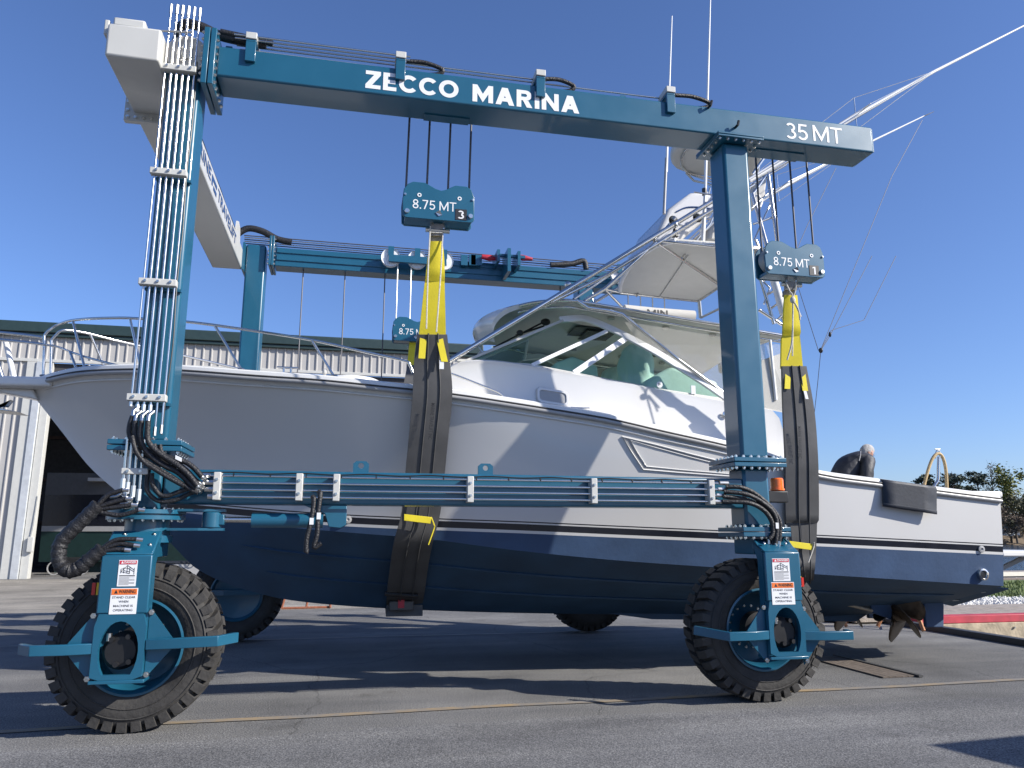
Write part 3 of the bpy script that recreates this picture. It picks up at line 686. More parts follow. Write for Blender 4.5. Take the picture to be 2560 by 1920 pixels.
# ---- legs
lgL = obj('leg', MB().box(LX0, LX1, YF, YB, 2.50, 6.50), T, HO, bevel=.035, seg=3)
lgR = obj('leg', MB().box(RX0, RX1, YF, YB, 2.47, 6.13), T, HO, bevel=.035, seg=3)
lfL = obj('leg', MB().box(LX0 + .02, LX1 + .03, FY0, FY1, 1.7, 6.55 + DZ), T, HO, bevel=.035, seg=3)
lfR = obj('leg', MB().box(RX0, RX1, FY0, FY1, 1.7, 6.18 + DZ), T, HO, bevel=.035, seg=3)
obj('lower_leg', MB().box(LX0 + .02, LX1 - .02, YF + .02, YB - .02, 1.88, 2.40), T, HO, bevel=.03)
lrl = obj('lower_leg', MB().box(RX0 + .01, RX1 - .01, YF + .01, YB - .01, 1.75, 2.37), T, HO, bevel=.03)
def flange(x0, x1, y0, y1, z, t=.045, gap=.004, step=.095, sides='fblr', both=True):
    fl = obj('flange', MB().box(x0, x1, y0, y1, z + gap, z + gap + t).box(x0, x1, y0, y1, z - gap - t, z - gap), T, HO, bevel=.006)
    plate_bolts(x0 + .04, x1 - .04, y0 + .04, y1 - .04, z + gap + t, True, step, fl, None, sides)
    if both: plate_bolts(x0 + .04, x1 - .04, y0 + .04, y1 - .04, z - gap - t, False, step, fl, None, sides)
    return fl
flange(-2.12, -1.50, 7.23, 7.82, 2.45, step=.11, sides='flr')
flange(3.90, 4.50, 7.23, 7.82, 2.42, step=.082, sides='flr')
flange(3.96, 4.50, 7.24, 7.80, 1.70, step=.09, sides='flr')
# slewing ring and king post of the steered left wheel
ring = obj('slewing_ring', MB().lathe([(.001, 1.80), (.33, 1.80), (.33, 1.835), (.30, 1.84), (.30, 1.848), (.33, 1.852), (.33, 1.888), (.001, 1.888)], (-1.81, 7.53, 0), 'Z', 36), T, HO, smooth=30)
for k in range(22):
    a = 2 * math.pi * k / 22
    p = Vector((-1.81 + .30 * math.cos(a), 7.53 + .30 * math.sin(a), 0))
    if p.y < 7.72:
        bolt(p + Vector((0, 0, 1.888)), (0, 0, 1), ring, BOLT_S); bolt(p + Vector((0, 0, 1.80)), (0, 0, -1), ring, BOLT_S)
obj('king_post', MB().lathe([(.215, 1.60), (.215, 1.66), (.19, 1.665), (.19, 1.80)], (-1.79, 7.52, 0), 'Z', 28), T, HO, smooth=30)
# ---- top beams
BZ0, BZ1 = 6.195, 6.53
tb = obj('top_beam', MB().box(-1.50, 6.01, 7.30, 7.70, BZ0, BZ1), T, HO, bevel=.02, seg=3)
obj('end_cap', MB().box(6.012, 6.024, 7.315, 7.685, BZ0 + .015, BZ1 - .015), T, tb)
for x in (.36,): obj('rope_plate', MB().box(.62, 1.12, 7.56, 7.69, BZ0 - .012, BZ0 - .001), T, tb)
obj('rope_plate', MB().box(4.55, 5.20, 7.50, 7.69, BZ0 - .014, BZ0 - .001), T, tb)
fl = obj('beam_flange', MB().box(-1.62, -1.565, 7.20, 7.80, 6.04, 6.66).box(-1.555, -1.502, 7.20, 7.80, 6.04, 6.66), T, HO, bevel=.006)
for i in range(8): bolt((-1.502, 7.235, 6.08 + i * .077), (1, 0, 0), fl); bolt((-1.62, 7.235, 6.08 + i * .077), (-1, 0, 0), fl)
for i in range(4): bolt((-1.502, 7.33 + i * .11, 6.07), (1, 0, 0), fl)
fr = obj('beam_flange', MB().box(3.93, 4.50, 7.22, 7.80, 6.135, 6.16).box(3.93, 4.50, 7.22, 7.80, 6.165, 6.192), T, HO, bevel=.006)
plate_bolts(3.97, 4.46, 7.26, 7.76, 6.135, False, .10, fr, None, 'flr')
ft = obj('top_beam', MB().box(-1.46, 6.0, FY0 + .02, FY1 - .02, BZ0 + DZ, BZ1 + DZ).box(-1.44, 6.0, FY0 - .0, FY0 + .018, BZ0 + DZ + .10, BZ0 + DZ + .2).box(-1.44, 6.0, FY0 + .0, FY0 + .018, BZ0 + DZ + .235, BZ1 + DZ - .01), T, HO, bevel=.008)
ff = obj('beam_flange', MB().box(-1.56, -1.52, FY0 - .1, FY1 + .1, 6.16 + DZ, 6.70 + DZ).box(-1.515, -1.475, FY0 - .1, FY1 + .1, 6.16 + DZ, 6.70 + DZ), T, HO, bevel=.006)
for i in range(7): bolt((-1.475, FY0 - .06, 6.20 + DZ + i * .075), (1, 0, 0), ff); bolt((-1.56, FY0 - .06, 6.20 + DZ + i * .075), (-1, 0, 0), ff)
# ---- grey cross beam over the bow
XB0, XB1, XZ0, XZ1 = -2.47, -1.985, 6.15, 6.50
xb = obj('cross_beam', MB().box(XB0, XB1, 7.10, 13.05, XZ0, XZ1), 'grey_paint', HO, bevel=.025, seg=3)
obj('top_channel', MB().box(XB0 + .03, XB0 + .32, 7.14, 7.32, XZ1 + .002, XZ1 + .10), 'grey_paint', xb, bevel=.02)
obj('top_channel', MB().box(XB0 - .05, XB0 - .005, 7.16, 7.6, XZ1 - .09, XZ1 + .07), 'grey_paint', xb, bevel=.01)
sv = obj('sheave', MB().lathe([(.001, -.035), (.05, -.035), (.055, -.015), (.13, -.015), (.19, -.03), (.20, -.03), (.20, .008), (.001, .008)], (-1.79, 7.34, 6.40), 'Y', 32), 'grey_paint', xb, smooth=35)
for k in range(6): bolt((-1.79 + .085 * math.cos(k * 1.047), 7.325, 6.40 + .085 * math.sin(k * 1.047)), (0, -1, 0), sv, BOLT_S)
spl = obj('splice_plate', MB().box(XB0 - .09, XB1 + .05, 8.12, 8.19, XZ0 - .10, XZ1 + .06), 'grey_paint', HO, bevel=.006)
for i in range(7): bolt((XB0 - .05 + i * .08, 8.12, XZ0 - .06), (0, -1, 0), spl)
for i in range(5): bolt((XB0 - .055, 8.12, XZ0 + .02 + i * .1), (0, -1, 0), spl)
obj('end_flange', MB().box(XB1 + .0, LX0 + .018, 12.95, FY1 + .02, XZ0 - .02, XZ1 + .12), T, HO)
obj('lifting_eye', MB().prism([(XB1 - .03, 12.2, XZ1), (XB1 - .03, 12.7, XZ1), (XB1 - .03, 12.62, XZ1 + .22), (XB1 - .03, 12.45, XZ1 + .28), (XB1 - .03, 12.28, XZ1 + .22)], (.02, 0, 0)), 'grey_paint', xb)
lettering('lettering', 'MARINE', 'decal_blue', xb, (XB1 + .001, 8.55, 6.26), 1.35, .17, .02, .003, (0, 1, 0))
lettering('lettering', 'TRAVELIFT', 'decal_blue', xb, (XB1 + .001, 10.45, 6.26), 1.75, .17, .02, .003, (0, 1, 0))
em = MB(); em.box(XB1 + .001, XB1 + .005, 9.97, 10.35, 6.345, 6.40); em.box(XB1 + .001, XB1 + .005, 9.97, 10.04, 6.26, 6.345); em.box(XB1 + .001, XB1 + .005, 10.11, 10.35, 6.24, 6.295)
obj('emblem', em, 'decal_blue', xb)
obj('cable', MB().tube(spline([(XB1 - .04, 7.6 + i * .62, XZ1 + .035 + .02 * (i % 2)) for i in range(9)], 4), .02, 6), 'black_plastic', xb)
# ---- lettering on the near beam
def front_text(txt, x0, y0, x1, y1, hgt, m, t, parent, gap=.14, Y=7.30, name='letter'):
    a, b = at(x0, y0, Y), at(x1, y1, Y)
    return stencil(name, txt, m, parent, (a.x, Y, (a.z + b.z) / 2), b.x - a.x, hgt, t, gap)
front_text('ZECCO', 913, 221, 1146, 246, .205, 'decal_white', .235, tb, .12)
front_text('MARINA', 1181, 254, 1448, 284, .205, 'decal_white', .235, tb, .12)
front_text('35', 1966, 348, 2020, 350, .205, 'decal_white', .135, tb, .10)
front_text('MT', 2034, 354, 2107, 359, .205, 'decal_white', .135, tb, .10)
# ---- pipes and brackets along the top of the near beam
for (px, k) in ((622, 4), (1000, 3), (1350, 2), (1672, 1)):
    x = at(px, 200, 7.30).x; br = obj('pipe_bracket', MB().box(x - .05, x + .05, 7.262, 7.296, 6.38, 6.60).box(x - .05, x + .05, 7.262, 7.54, 6.60, 6.625), T, HO, bevel=.004)
    obj('pipe_clamp', MB().box(x - .055, x + .055, 7.25, 7.50, 6.627, 6.70), 'clamp_grey', br, bevel=.006)
ends = [1000, 1000, 1350, 1672]
for i, e in enumerate(ends):
    obj('pipe', MB().tube([(-1.35, 7.275 + i * .06, 6.665), (at(e, 200, 7.3).x + .1, 7.275 + i * .06, 6.665)], .011, 8), 'chrome', HO, smooth=60)
obj('rope', MB().tube([(-1.3, 7.45, 6.60), (6.0, 7.45, 6.565)], .010, 7), 'bright_wire', HO, smooth=60)
obj('rope', MB().tube([(-1.3, 7.38, 6.57), (2.5, 7.38, 6.555)], .009, 7), 'bright_wire', HO, smooth=60)
for (px, py, w) in ((1010, 135, .42), (1358, 188, .36), (1680, 230, .48)):
    a = at(px, py, 7.36)
    obj('hose', MB().tube(spline([(a.x + .03, 7.36, 6.665), (a.x + w * .55, 7.37, 6.68), (a.x + w, 7.38, 6.63), (a.x + w * .85, 7.40, 6.575), (a.x + w * .3, 7.42, 6.555)], 6), .024, 8), 'hose', HO, smooth=60)
for px in (565, 1340, 1558): x = at(px, 200, 7.4).x; obj('rope_guide', MB().prism([(x - .06, 7.42, 6.532), (x + .06, 7.42, 6.532), (x + .03, 7.42, 6.62), (x - .03, 7.42, 6.62)], (0, .06, 0)), T, HO)
obj('end_lug', MB().prism([(5.25, 7.5, 6.532), (5.55, 7.5, 6.532), (5.5, 7.5, 6.60), (5.28, 7.5, 6.60)], (0, .08, 0)), T, HO)
for (px, py) in ((1772, 268), (1839, 318)): a = at(px, py, 7.29); obj('hook_stud', MB().tube([(a.x, 7.296, a.z), (a.x, 7.24, a.z), (a.x + .01, 7.23, a.z + .05)], .016, 7), 'black_plastic', tb)
obj('hose_bundle', MB().tube(spline([(-2.0, 7.55, 6.55), (-1.9, 7.45, 6.80), (-1.72, 7.40, 6.79), (-1.5, 7.40, 6.71), (-1.25, 7.40, 6.68), (-1.05, 7.40, 6.66)], 5), [.03] * 5 + [.05] * 16 + [.04] * 4 + [.03], 9), 'hose', HO, smooth=60)
obj('hose_bundle', MB().tube(spline([(-1.5, 7.36, 6.73), (-1.2, 7.36, 6.70), (-.98, 7.36, 6.67)], 5), .032, 8), 'hose', HO, smooth=60)
obj('rope', MB().tube([(XB0 + .3, 7.24, 6.56), (-1.75, 7.24, 6.60)], .010, 6), 'bright_wire', HO)
# ---- six chrome pipes up the front of the left leg
xs = [-1.965, -1.908, -1.856, -1.800, -1.745, -1.692]; rr = [.0095, .012, .0125, .012, .010, .0095]; zb = [2.86, 2.80, 2.80, 2.80, 2.60, 2.62]
for x, r, z in zip(xs, rr, zb):
    pp = obj('pipe', MB().tube([(x, 7.265, z), (x, 7.265, 6.84)], r, 10), 'chrome', HO, smooth=60)
    obj('fitting', MB().tube([(x, 7.265, 6.80), (x, 7.265, 6.90)], r * 1.55, 6), 'steel', pp)
    obj('fitting', MB().tube([(x, 7.265, z - .06), (x, 7.265, z + .02)], r * 1.6, 6), 'steel', pp)
for z in (6.19, 5.08, 3.97, 2.88):
    cl = obj('pipe_clamp', MB().box(-2.0, -1.67, 7.222, 7.30, z - .032, z + .032), 'clamp_grey', HO, bevel=.006)
    for x in (-1.94, -1.83, -1.72): bolt((x, 7.222, z + .004), (0, -1, 0), cl, BOLT_S)
    obj('clamp_bracket', MB().box(-1.96, -1.64, 7.301, 7.349, z - .06, z - .035), T, cl)
obj('cable', MB().tube(spline([(-1.675, 7.27, 6.3), (-1.668, 7.27, 5.6), (-1.68, 7.27, 5.1), (-1.665, 7.27, 4.5), (-1.675, 7.27, 3.97), (-1.66, 7.27, 3.4), (-1.68, 7.27, 2.9), (-1.685, 7.27, 2.55)], 4), .006, 5), 'black_plastic', HO)
# lower four pipes and their clamp
zc = at(336, 1178, 7.2).z
for i, px in enumerate((311, 323, 338, 353)):
    x = at(px, 1178, 7.22).x
    pp = obj('pipe', MB().tube(spline([(x, 7.22, 2.50), (x, 7.22, 2.30), (x - .0, 7.22, 2.06 - .03 * i), (x - .03, 7.21, 2.00 - .03 * i), (x - .09, 7.20, 1.985 - .03 * i)], 4), .013, 8), 'chrome', HO, smooth=60)
    obj('fitting', MB().tube([(x, 7.22, 2.05 - .03 * i), (x, 7.22, 2.15 - .03 * i)], .023, 6), 'steel', pp)
cl = obj('pipe_clamp', MB().box(at(303, 1178, 7.2).x, at(370, 1178, 7.2).x, 7.19, 7.26, zc - .027, zc + .027), 'clamp_grey', HO, bevel=.006)
for px in (319, 351): bolt((at(px, 1178, 7.19).x, 7.19, zc), (0, -1, 0), cl, BOLT_S)
# ---- sill beam between the near legs
si = obj('sill_beam', MB().box(-1.66, 4.06, 7.38, 7.68, 1.945, 2.255), T, HO, bevel=.02, seg=3)
for i, z in enumerate((2.195, 2.132, 2.070, 2.006)):
    pp = obj('pipe', MB().tube([(-1.30 + .03 * i, 7.30, z), (3.80 - .02 * i, 7.30, z)], .0115, 8), 'chrome', HO, smooth=60)
    for x in (-1.30 + .03 * i, 3.80 - .02 * i): obj('fitting', MB().tube([(x - .05, 7.30, z), (x + .05, 7.30, z)], .022, 6), 'steel', pp)
for px in (542, 748, 841, 1176, 1485, 1778):
    x = at(px, 1215, 7.28).x; cl = obj('pipe_clamp', MB().box(x - .031, x + .031, 7.262, 7.377, 1.975, 2.225), 'clamp_grey', HO, bevel=.006)
    for z in (2.16, 2.04): bolt((x, 7.262, z), (0, -1, 0), cl, BOLT_S)
obj('cable', MB().tube(spline([(-1.35 + .3 * i, 7.295, 2.215 + .012 * (i % 2)) for i in range(18)], 3), .007, 5), 'black_plastic', HO)
for i in range(16): obj('cable_tie', MB().lathe([(.017, -.005), (.017, .005), (.012, .005), (.012, -.005)], (-1.05 + i * .32, 7.298, 2.203), 'X', 8, closed=True), 'black_plastic', HO)
for px in (902, 1214):
    c = at(px, 1183, 7.5); lug = MB(); w, h = .075, .115; inner = [(.028 * math.cos(t * math.pi / 6 + math.pi / 12), .07 + .028 * math.sin(t * math.pi / 6 + math.pi / 12)) for t in range(12)]
    outer = [(w, .07), (w, .09), (.045, h), (0, h), (-.045, h), (-w, .09), (-w, .07), (-w, .02), (-w, 0), (0, 0), (w, 0), (w, .03)]
    z0 = 2.257
    rows = [[(c.x + a, y, z0 + b) for a, b in lp] for lp, y in ((outer, 7.5), (inner, 7.5), (inner, 7.53), (outer, 7.53), (outer, 7.5))]
    obj('lifting_lug', lug.grid(rows, closed=True), T, si)
# steering cylinder below the sill
cz = 1.80
obj('cylinder_barrel', MB().tube([(at(630, 1299, 7.45).x, 7.45, cz), (at(808, 1299, 7.45).x, 7.45, cz)], .068, 20), T, HO, smooth=40)
obj('cylinder_rod', MB().tube([(at(560, 1299, 7.45).x, 7.45, cz + .005), (at(632, 1299, 7.45).x, 7.45, cz + .005)], .027, 14), 'chrome', HO, smooth=40)
a = at(530, 1299, 7.45).x
obj('cylinder_eye', MB().lathe([(.001, -.07), (.085, -.07), (.085, .07), (.001, .07)], (a, 7.45, cz), 'Z', 18).box(a + .02, at(562, 1299, 7.45).x, 7.40, 7.50, cz - .045, cz + .05), T, HO, bevel=.008)
obj('steering_arm', MB().prism([(-1.6, 7.38, cz + .075), (a - .1, 7.36, cz + .075), (a + .11, 7.4, cz + .075), (a + .11, 7.52, cz + .075), (-1.6, 7.7, cz + .075)], (0, 0, .022)).prism([(-1.6, 7.38, cz - .095), (a - .1, 7.36, cz - .095), (a + .11, 7.4, cz - .095), (a + .11, 7.52, cz - .095), (-1.6, 7.7, cz - .095)], (0, 0, .022)), T, HO)
b0, b1 = at(790, 1299, 7.45).x, at(866, 1299, 7.45).x
obj('cylinder_bracket', MB().prism([(b0 - .12, 7.40, 1.943), (b1, 7.40, 1.943), (b1, 7.40, 1.76), (b1 - .05, 7.40, 1.73), (b1 - .16, 7.40, 1.74), (b1 - .20, 7.40, 1.86)], (0, .13, 0)), T, HO, bevel=.006)
for i, (x0, y0) in enumerate(((797, 1228), (781, 1241))):
    hp = spline([at(x0, y0, 7.29), at(x0 + 4, y0 + 9, 7.27), at(x0 - 2, y0 + 55, 7.25), at(x0 - 4 - 10 * i, y0 + 105, 7.25), at(x0 - 12 - 4 * i, y0 + 140, 7.25), at(x0 + (6 if i == 0 else -14), y0 + 130, 7.25)], 5)
    obj('hose', MB().tube(hp, .022, 8), 'hose', HO, smooth=60)
    q = at(x0 + (0 if i == 0 else -2), y0 + 62, 7.225); obj('hose_tag', MB().box(q.x - .018, q.x + .018, 7.222, 7.226, q.z - .03, q.z + .03), 'decal_white', HO)
# ---- hoses round the left leg
HS = [[(332, 1040), (325, 1062), (324, 1085), (336, 1110), (363, 1136), (399, 1146), (437, 1157), (463, 1174), (483, 1195), (497, 1208)],
      [(338, 1052), (339, 1090), (354, 1116), (390, 1134), (427, 1145), (463, 1155), (485, 1170), (505, 1192)],
      [(354, 1052), (352, 1099), (372, 1135), (408, 1163), (445, 1181), (474, 1208), (490, 1222)],
      [(370, 1052), (369, 1090), (376, 1112), (405, 1138), (440, 1160), (470, 1185), (494, 1215)],
      [(372, 1174), (367, 1208), (372, 1233), (398, 1253), (436, 1251), (472, 1235), (492, 1228)],
      [(380, 1183), (381, 1208), (398, 1235), (417, 1240), (445, 1230), (472, 1222), (492, 1218)],
      [(360, 1150), (385, 1166), (417, 1184), (454, 1208), (480, 1226), (495, 1232)],
      [(330, 1090), (340, 1128), (362, 1156), (392, 1176), (425, 1196), (460, 1215)],
      [(400, 1112), (404, 1130), (425, 1148), (450, 1160)], [(386, 1110), (392, 1140), (412, 1160), (440, 1172)]]
for i, h in enumerate(HS):
    Y = 7.23 - .028 * (i % 4)
    ho = obj('hose', MB().tube(spline([at(x, y, Y) for x, y in h], 5), .024 if i < 4 else .02, 9), 'hose', HO, smooth=60)
    if i < 4:
        e0, e1 = at(*h[-1], Y), at(h[-1][0] + 10, h[-1][1] + 8, 7.29); obj('fitting', MB().tube([at(*h[-2], Y).lerp(e0, .55), e0, e1], .021, 8), 'steel', ho, smooth=60)
        s0 = at(*h[0], Y); obj('fitting', MB().tube([s0 + Vector((0, 0, -.05)), s0 + Vector((0, .01, .05)), s0 + Vector((.03, .04, .09))], .019, 8), 'steel', ho, smooth=60)
for (x, y) in ((439, 1157), (447, 1146)): q = at(x, y, 7.175); obj('hose_tag', MB().prism([(q.x - .03, q.y, q.z + .03), (q.x + .025, q.y, q.z + .005), (q.x + .025, q.y, q.z - .03), (q.x - .03, q.y, q.z - .005)], (0, .004, 0)), 'decal_white', HO)
BIG = [(246, 1262), (215, 1292), (184, 1322), (155, 1352), (147, 1382), (152, 1412), (172, 1427), (198, 1420), (225, 1398), (256, 1372)]
bp = spline([at(x, y, 7.12) for x, y in BIG], 6)
obj('hose_sleeve', MB().tube(bp, [.060 + .004 * math.sin(i * 1.9) + .003 * math.sin(i * 3.1) for i in range(len(bp))], 12), 'hose', HO, smooth=60)
for h in ([(243, 1264), (270, 1238), (310, 1224)], [(246, 1268), (282, 1256), (318, 1246)], [(246, 1274), (290, 1268), (332, 1262)], [(248, 1280), (300, 1288), (350, 1274)],
          [(252, 1374), (290, 1350), (345, 1348)], [(254, 1376), (295, 1360), (338, 1363)], [(254, 1378), (290, 1374), (315, 1374)]):
    ho = obj('hose', MB().tube(spline([at(x, y, 7.13) for x, y in h], 6), .02, 8), 'hose', HO, smooth=60)
    obj('fitting', MB().tube([at(h[-1][0] - 4, h[-1][1], 7.12), at(h[-1][0] + 12, h[-1][1] + 2, 7.13)], .018, 7), 'steel', ho)
RH = [[(1815, 1217), (1849, 1218), (1881, 1230), (1916, 1257), (1939, 1283), (1950, 1310), (1948, 1353)], [(1810, 1229), (1867, 1236), (1907, 1257), (1934, 1283), (1943, 1315), (1939, 1357)],
      [(1808, 1241), (1861, 1248), (1898, 1263), (1928, 1286), (1937, 1319), (1930, 1368)], [(1806, 1254), (1870, 1257), (1907, 1274), (1928, 1301), (1932, 1333), (1923, 1348)]]
for i, h in enumerate(RH):
    ho = obj('hose', MB().tube(spline([at(x, y, 7.28 - .03 * min(1, j) * (i % 2 + 1)) for j, (x, y) in enumerate(h)], 6), .024, 9), 'hose', HO, smooth=60)
    e = at(*h[-1], 7.25); obj('fitting', MB().tube([e + Vector((0, 0, .03)), e + Vector((-.01, 0, -.05))], .02, 7), 'steel', ho)
q = at(1943, 1314, 7.19); obj('hose_tag', MB().box(q.x - .016, q.x + .016, q.y - .002, q.y + .002, q.z - .03, q.z + .03), 'decal_white', HO)
# ---- amber beacon on the right leg
bc = at(1943, 1222, 7.55)
be = obj('beacon_bracket', MB().box(4.365, bc.x + .08, 7.47, 7.63, bc.z - .15, bc.z - .03), 'black_plastic', HO, bevel=.008)
obj('beacon_lens', MB().lathe([(.078, -.02), (.078, -.0), (.07, .0), (.07, .10), (.06, .115), (.001, .118)], (bc.x, 7.55, bc.z), 'Z', 24), 'orange_lens', be, smooth=30)
# ---- wheels
def wheel_meshes():
    R0 = .715; W2 = .225
    tm = MB()
    prof = [(.40, -W2 * .80), (.47, -W2 * .98), (.56, -W2 * 1.04), (.62, -W2 * .98), (.655, -W2 * .86), (.665, -W2 * .5), (.668, 0), (.665, W2 * .5), (.655, W2 * .86), (.62, W2 * .98), (.56, W2 * 1.04), (.47, W2 * .98), (.40, W2 * .80), (.39, 0)]
    tm.lathe(prof, (0, 0, 0), 'Y', 72, closed=True)
    tm.lathe([(.585, -W2 * 1.045), (.592, -W2 * 1.06), (.60, -W2 * 1.03)], (0, 0, 0), 'Y', 72)
    tm.lathe([(.505, -W2 * 1.02), (.511, -W2 * 1.045), (.518, -W2 * 1.025)], (0, 0, 0), 'Y', 72)
    NL = 36
    for k in range(NL):
        for sgn in (-1, 1):
            a = 2 * math.pi * (k + (0 if sgn < 0 else .5)) / NL; da = 2 * math.pi / NL * .33
            def pt(r, an, y): return (r * math.cos(an), y, r * math.sin(an))
            o1 = sgn * W2 * 1.0; o2 = sgn * W2 * .98; i1 = sgn * .02; sh = .05
            vs = []
            for an in (a - da, a + da): vs += [pt(.615, an, sgn * W2 * 1.035), pt(.70, an, o2), pt(R0, an + sh * .5, sgn * W2 * .6), pt(R0, an + sh, i1), pt(.66, an + sh, i1)]
            tm.add(vs, [(0, 1, 2, 3, 4), (9, 8, 7, 6, 5), (0, 5, 6, 1), (1, 6, 7, 2), (2, 7, 8, 3), (3, 8, 9, 4), (4, 9, 5, 0)])
    rm = MB()
    rm.lathe([(.405, -W2 * .84), (.415, -W2 * .90), (.395, -W2 * .92), (.375, -W2 * .80), (.355, .02), (.345, .10), (.30, .11), (.12, .12), (.001, .12)], (0, 0, 0), 'Y', 56)
    rm.lathe([(.405, W2 * .84), (.415, W2 * .90), (.395, W2 * .92), (.37, W2 * .8), (.36, .15), (.30, .14), (.12, .13), (.001, .13)], (0, 0, 0), 'Y', 56)
    hm = MB().lathe([(.001, -.17), (.10, -.17), (.12, -.14), (.17, -.13), (.17, -.01), (.001, -.01)], (0, 0, 0), 'Y', 24)
    for k in range(5): a = k * 1.257 + .4; hm.tube([(.10 * math.cos(a), -.19, .10 * math.sin(a)), (.10 * math.cos(a), -.12, .10 * math.sin(a))], .025, 8)
    return mesh_of(tm, 'tyre', 35, 'tyre'), mesh_of(rm, 'teal', 35, 'rim'), mesh_of(hm, 'black_plastic', 35, 'hub_motor')
TYM, RIM, HUB = wheel_meshes()
def wheel(x, y, z, flip, rot=0.0, steer=0.0):
    M = Matrix.Translation((x, y, z)) @ Matrix.Rotation(steer + (math.pi if flip else 0), 4, 'Z') @ Matrix.Rotation(rot, 4, 'Y')
    wh = inst('wheel', TYM, HO, M); wh.name = 'tyre_wheel'; W[wh.name] = M.copy()
    inst('rim', RIM, wh, M); inst('hub_motor', HUB, wh, M)
    for k in range(16):
        a = 2 * math.pi * k / 16
        inst('lug_nut', BOLT_S, wh, M @ Matrix.Translation((.215 * math.cos(a), .112, .215 * math.sin(a))) @ face_to((0, -1, 0)))
    return wh
wheel(-1.80, 7.66, .71, False, .05); wheel(4.24, 7.66, .71, False, .2)
wheel(-1.72, 13.36, .74, True, .1); wheel(4.19, 13.40, .74, True, .3)
# ---- yokes carrying the near wheels
def yoke(x0, x1, top, name='yoke'):
    cx = (x0 + x1) / 2; Y0, Y1 = 7.10, 7.145
    yo = obj(name, MB().box(x0, x1, Y0, Y1, 1.02, 1.50).prism([(x0, Y0, 1.501), (x0, Y1 + .03, 1.501), (x0, 7.40, top), (x0, 7.34, top)], (x1 - x0, 0, 0)).box(x0 + .02, x1 - .02, 7.36, 7.76, 1.47, top), T, HO, bevel=.012)
    hw = (x1 - x0) / 2 - .046; N = 24; inner = []; outer = []
    for k in range(N):
        a = 2 * math.pi * k / N + math.pi / 2; c, s = math.cos(a), math.sin(a)
        iz = s * .24 if s > 0 else max(-.185, s * .26); inner.append((cx + c * hw * (1 if s > -.72 else 1.15), .72 + iz))
        X, Z = (x1 - x0) / 2, .2999 if s > 0 else .225
        tt = min(X / max(1e-6, abs(c)), Z / max(1e-6, abs(s))); outer.append((cx + c * tt, .72 + s * tt))
    rows = [[(a, y, b) for a, b in lp] for lp, y in ((outer, Y0), (inner, Y0), (inner, Y1), (outer, Y1), (outer, Y0))]
    obj('slotted_plate', MB().grid(rows, closed=True), T, yo)
    obj('foot_plate', MB().box(x0 - .005, x1 + .02, Y0 - .005, Y1 + .20, .465, .493), T, yo, bevel=.005)
    for xe in (x0, x1): obj('side_flange', MB().prism([(xe, Y1 + .001, .494), (xe, Y1 + .10, .494), (xe, Y1 + .10, 1.42), (xe, Y1 + .24, 1.66), (xe, Y1 + .12, 1.60), (xe, Y1 + .001, 1.49)], (-.02 if xe == x1 else .02, 0, 0)), T, yo)
    obj('hub_cover', MB().lathe([(.001, 7.17), (.12, 7.17), (.15, 7.20), (.15, 7.42), (.001, 7.42)], (cx, 0, .71), 'Y', 20), 'black_plastic', yo, smooth=30)
    for (dx, dz) in ((-.07, .10), (.06, .12), (-.02, -.1), (.08, -.08)): obj('hub_fitting', MB().tube([(cx + dx, 7.13, .71 + dz), (cx + dx, 7.20, .71 + dz)], .022, 8), 'black_plastic', yo)
    obj('hub_fitting', MB().tube([(cx - .09, 7.15, .80), (cx - .09, 7.15, .86)], .022, 8), 'steel', yo)
    return yo
yl = yoke(-2.03, -1.63, 1.70); yr = yoke(4.10, 4.49, 1.63)
def wing(x, s, yo, pts, zc):
    obj('bumper_bar', MB().bar(pts, .05, .085), T, yo, bevel=.006)
    gx = x; obj('bumper_gusset', MB().prism([(gx, 7.16, zc + .30), (gx, 7.16, zc - .28), (gx + s * .20, 7.16, zc - .04), (gx + s * .20, 7.16, zc + .04)], (0, .015, 0)), T, yo)
    for dz in (.26, -.24): bolt((gx + s * .02, 7.155, zc + dz), (0, -1, 0), yo, BOLT_L)
wing(-2.035, -1, yl, [(-2.03, 7.13, .745), (-2.25, 7.08, .745), (-2.47, 7.08, .745), (-2.60, 7.22, .745)], .745)
wing(-1.625, 1, yl, [(-1.62, 7.13, .765), (-1.40, 7.08, .775), (-1.06, 7.08, .785), (-.93, 7.30, .785)], .765)
wing(4.095, -1, yr, [(4.10, 7.13, .70), (3.90, 7.08, .70), (3.66, 7.08, .70), (3.42, 7.35, .735)], .70)
wing(4.495, 1, yr, [(4.49, 7.13, .68), (4.70, 7.08, .68), (4.98, 7.08, .68), (5.02, 7.22, .68)], .68)
for (px, py, m) in ((245, 1472, 'yellow_lens'), (236, 1472, 'red_lens')): q = at(px, py, 7.2); obj('side_light', MB().box(q.x - .018, q.x + .018, 7.19, 7.22, q.z - .05, q.z + .05), m, yl)
for (px, py, m) in ((1998, 1452, 'yellow_lens'), (2004, 1455, 'red_lens')): q = at(px, py, 7.2); obj('side_light', MB().box(q.x - .02, q.x + .02, 7.19, 7.25, q.z - .045, q.z + .045), m, yr)
# terminal plates with bolts
for (x, yo) in ((-1.80, yl), (4.28, yr)):
    for dx in (-.12, .12):
        for dz in (0, .12): p = Vector((x + dx, 7.20 + dz * .9, 1.58 + dz * .75)); bolt(p, (0, -.75, .65), yo, BOLT_S)
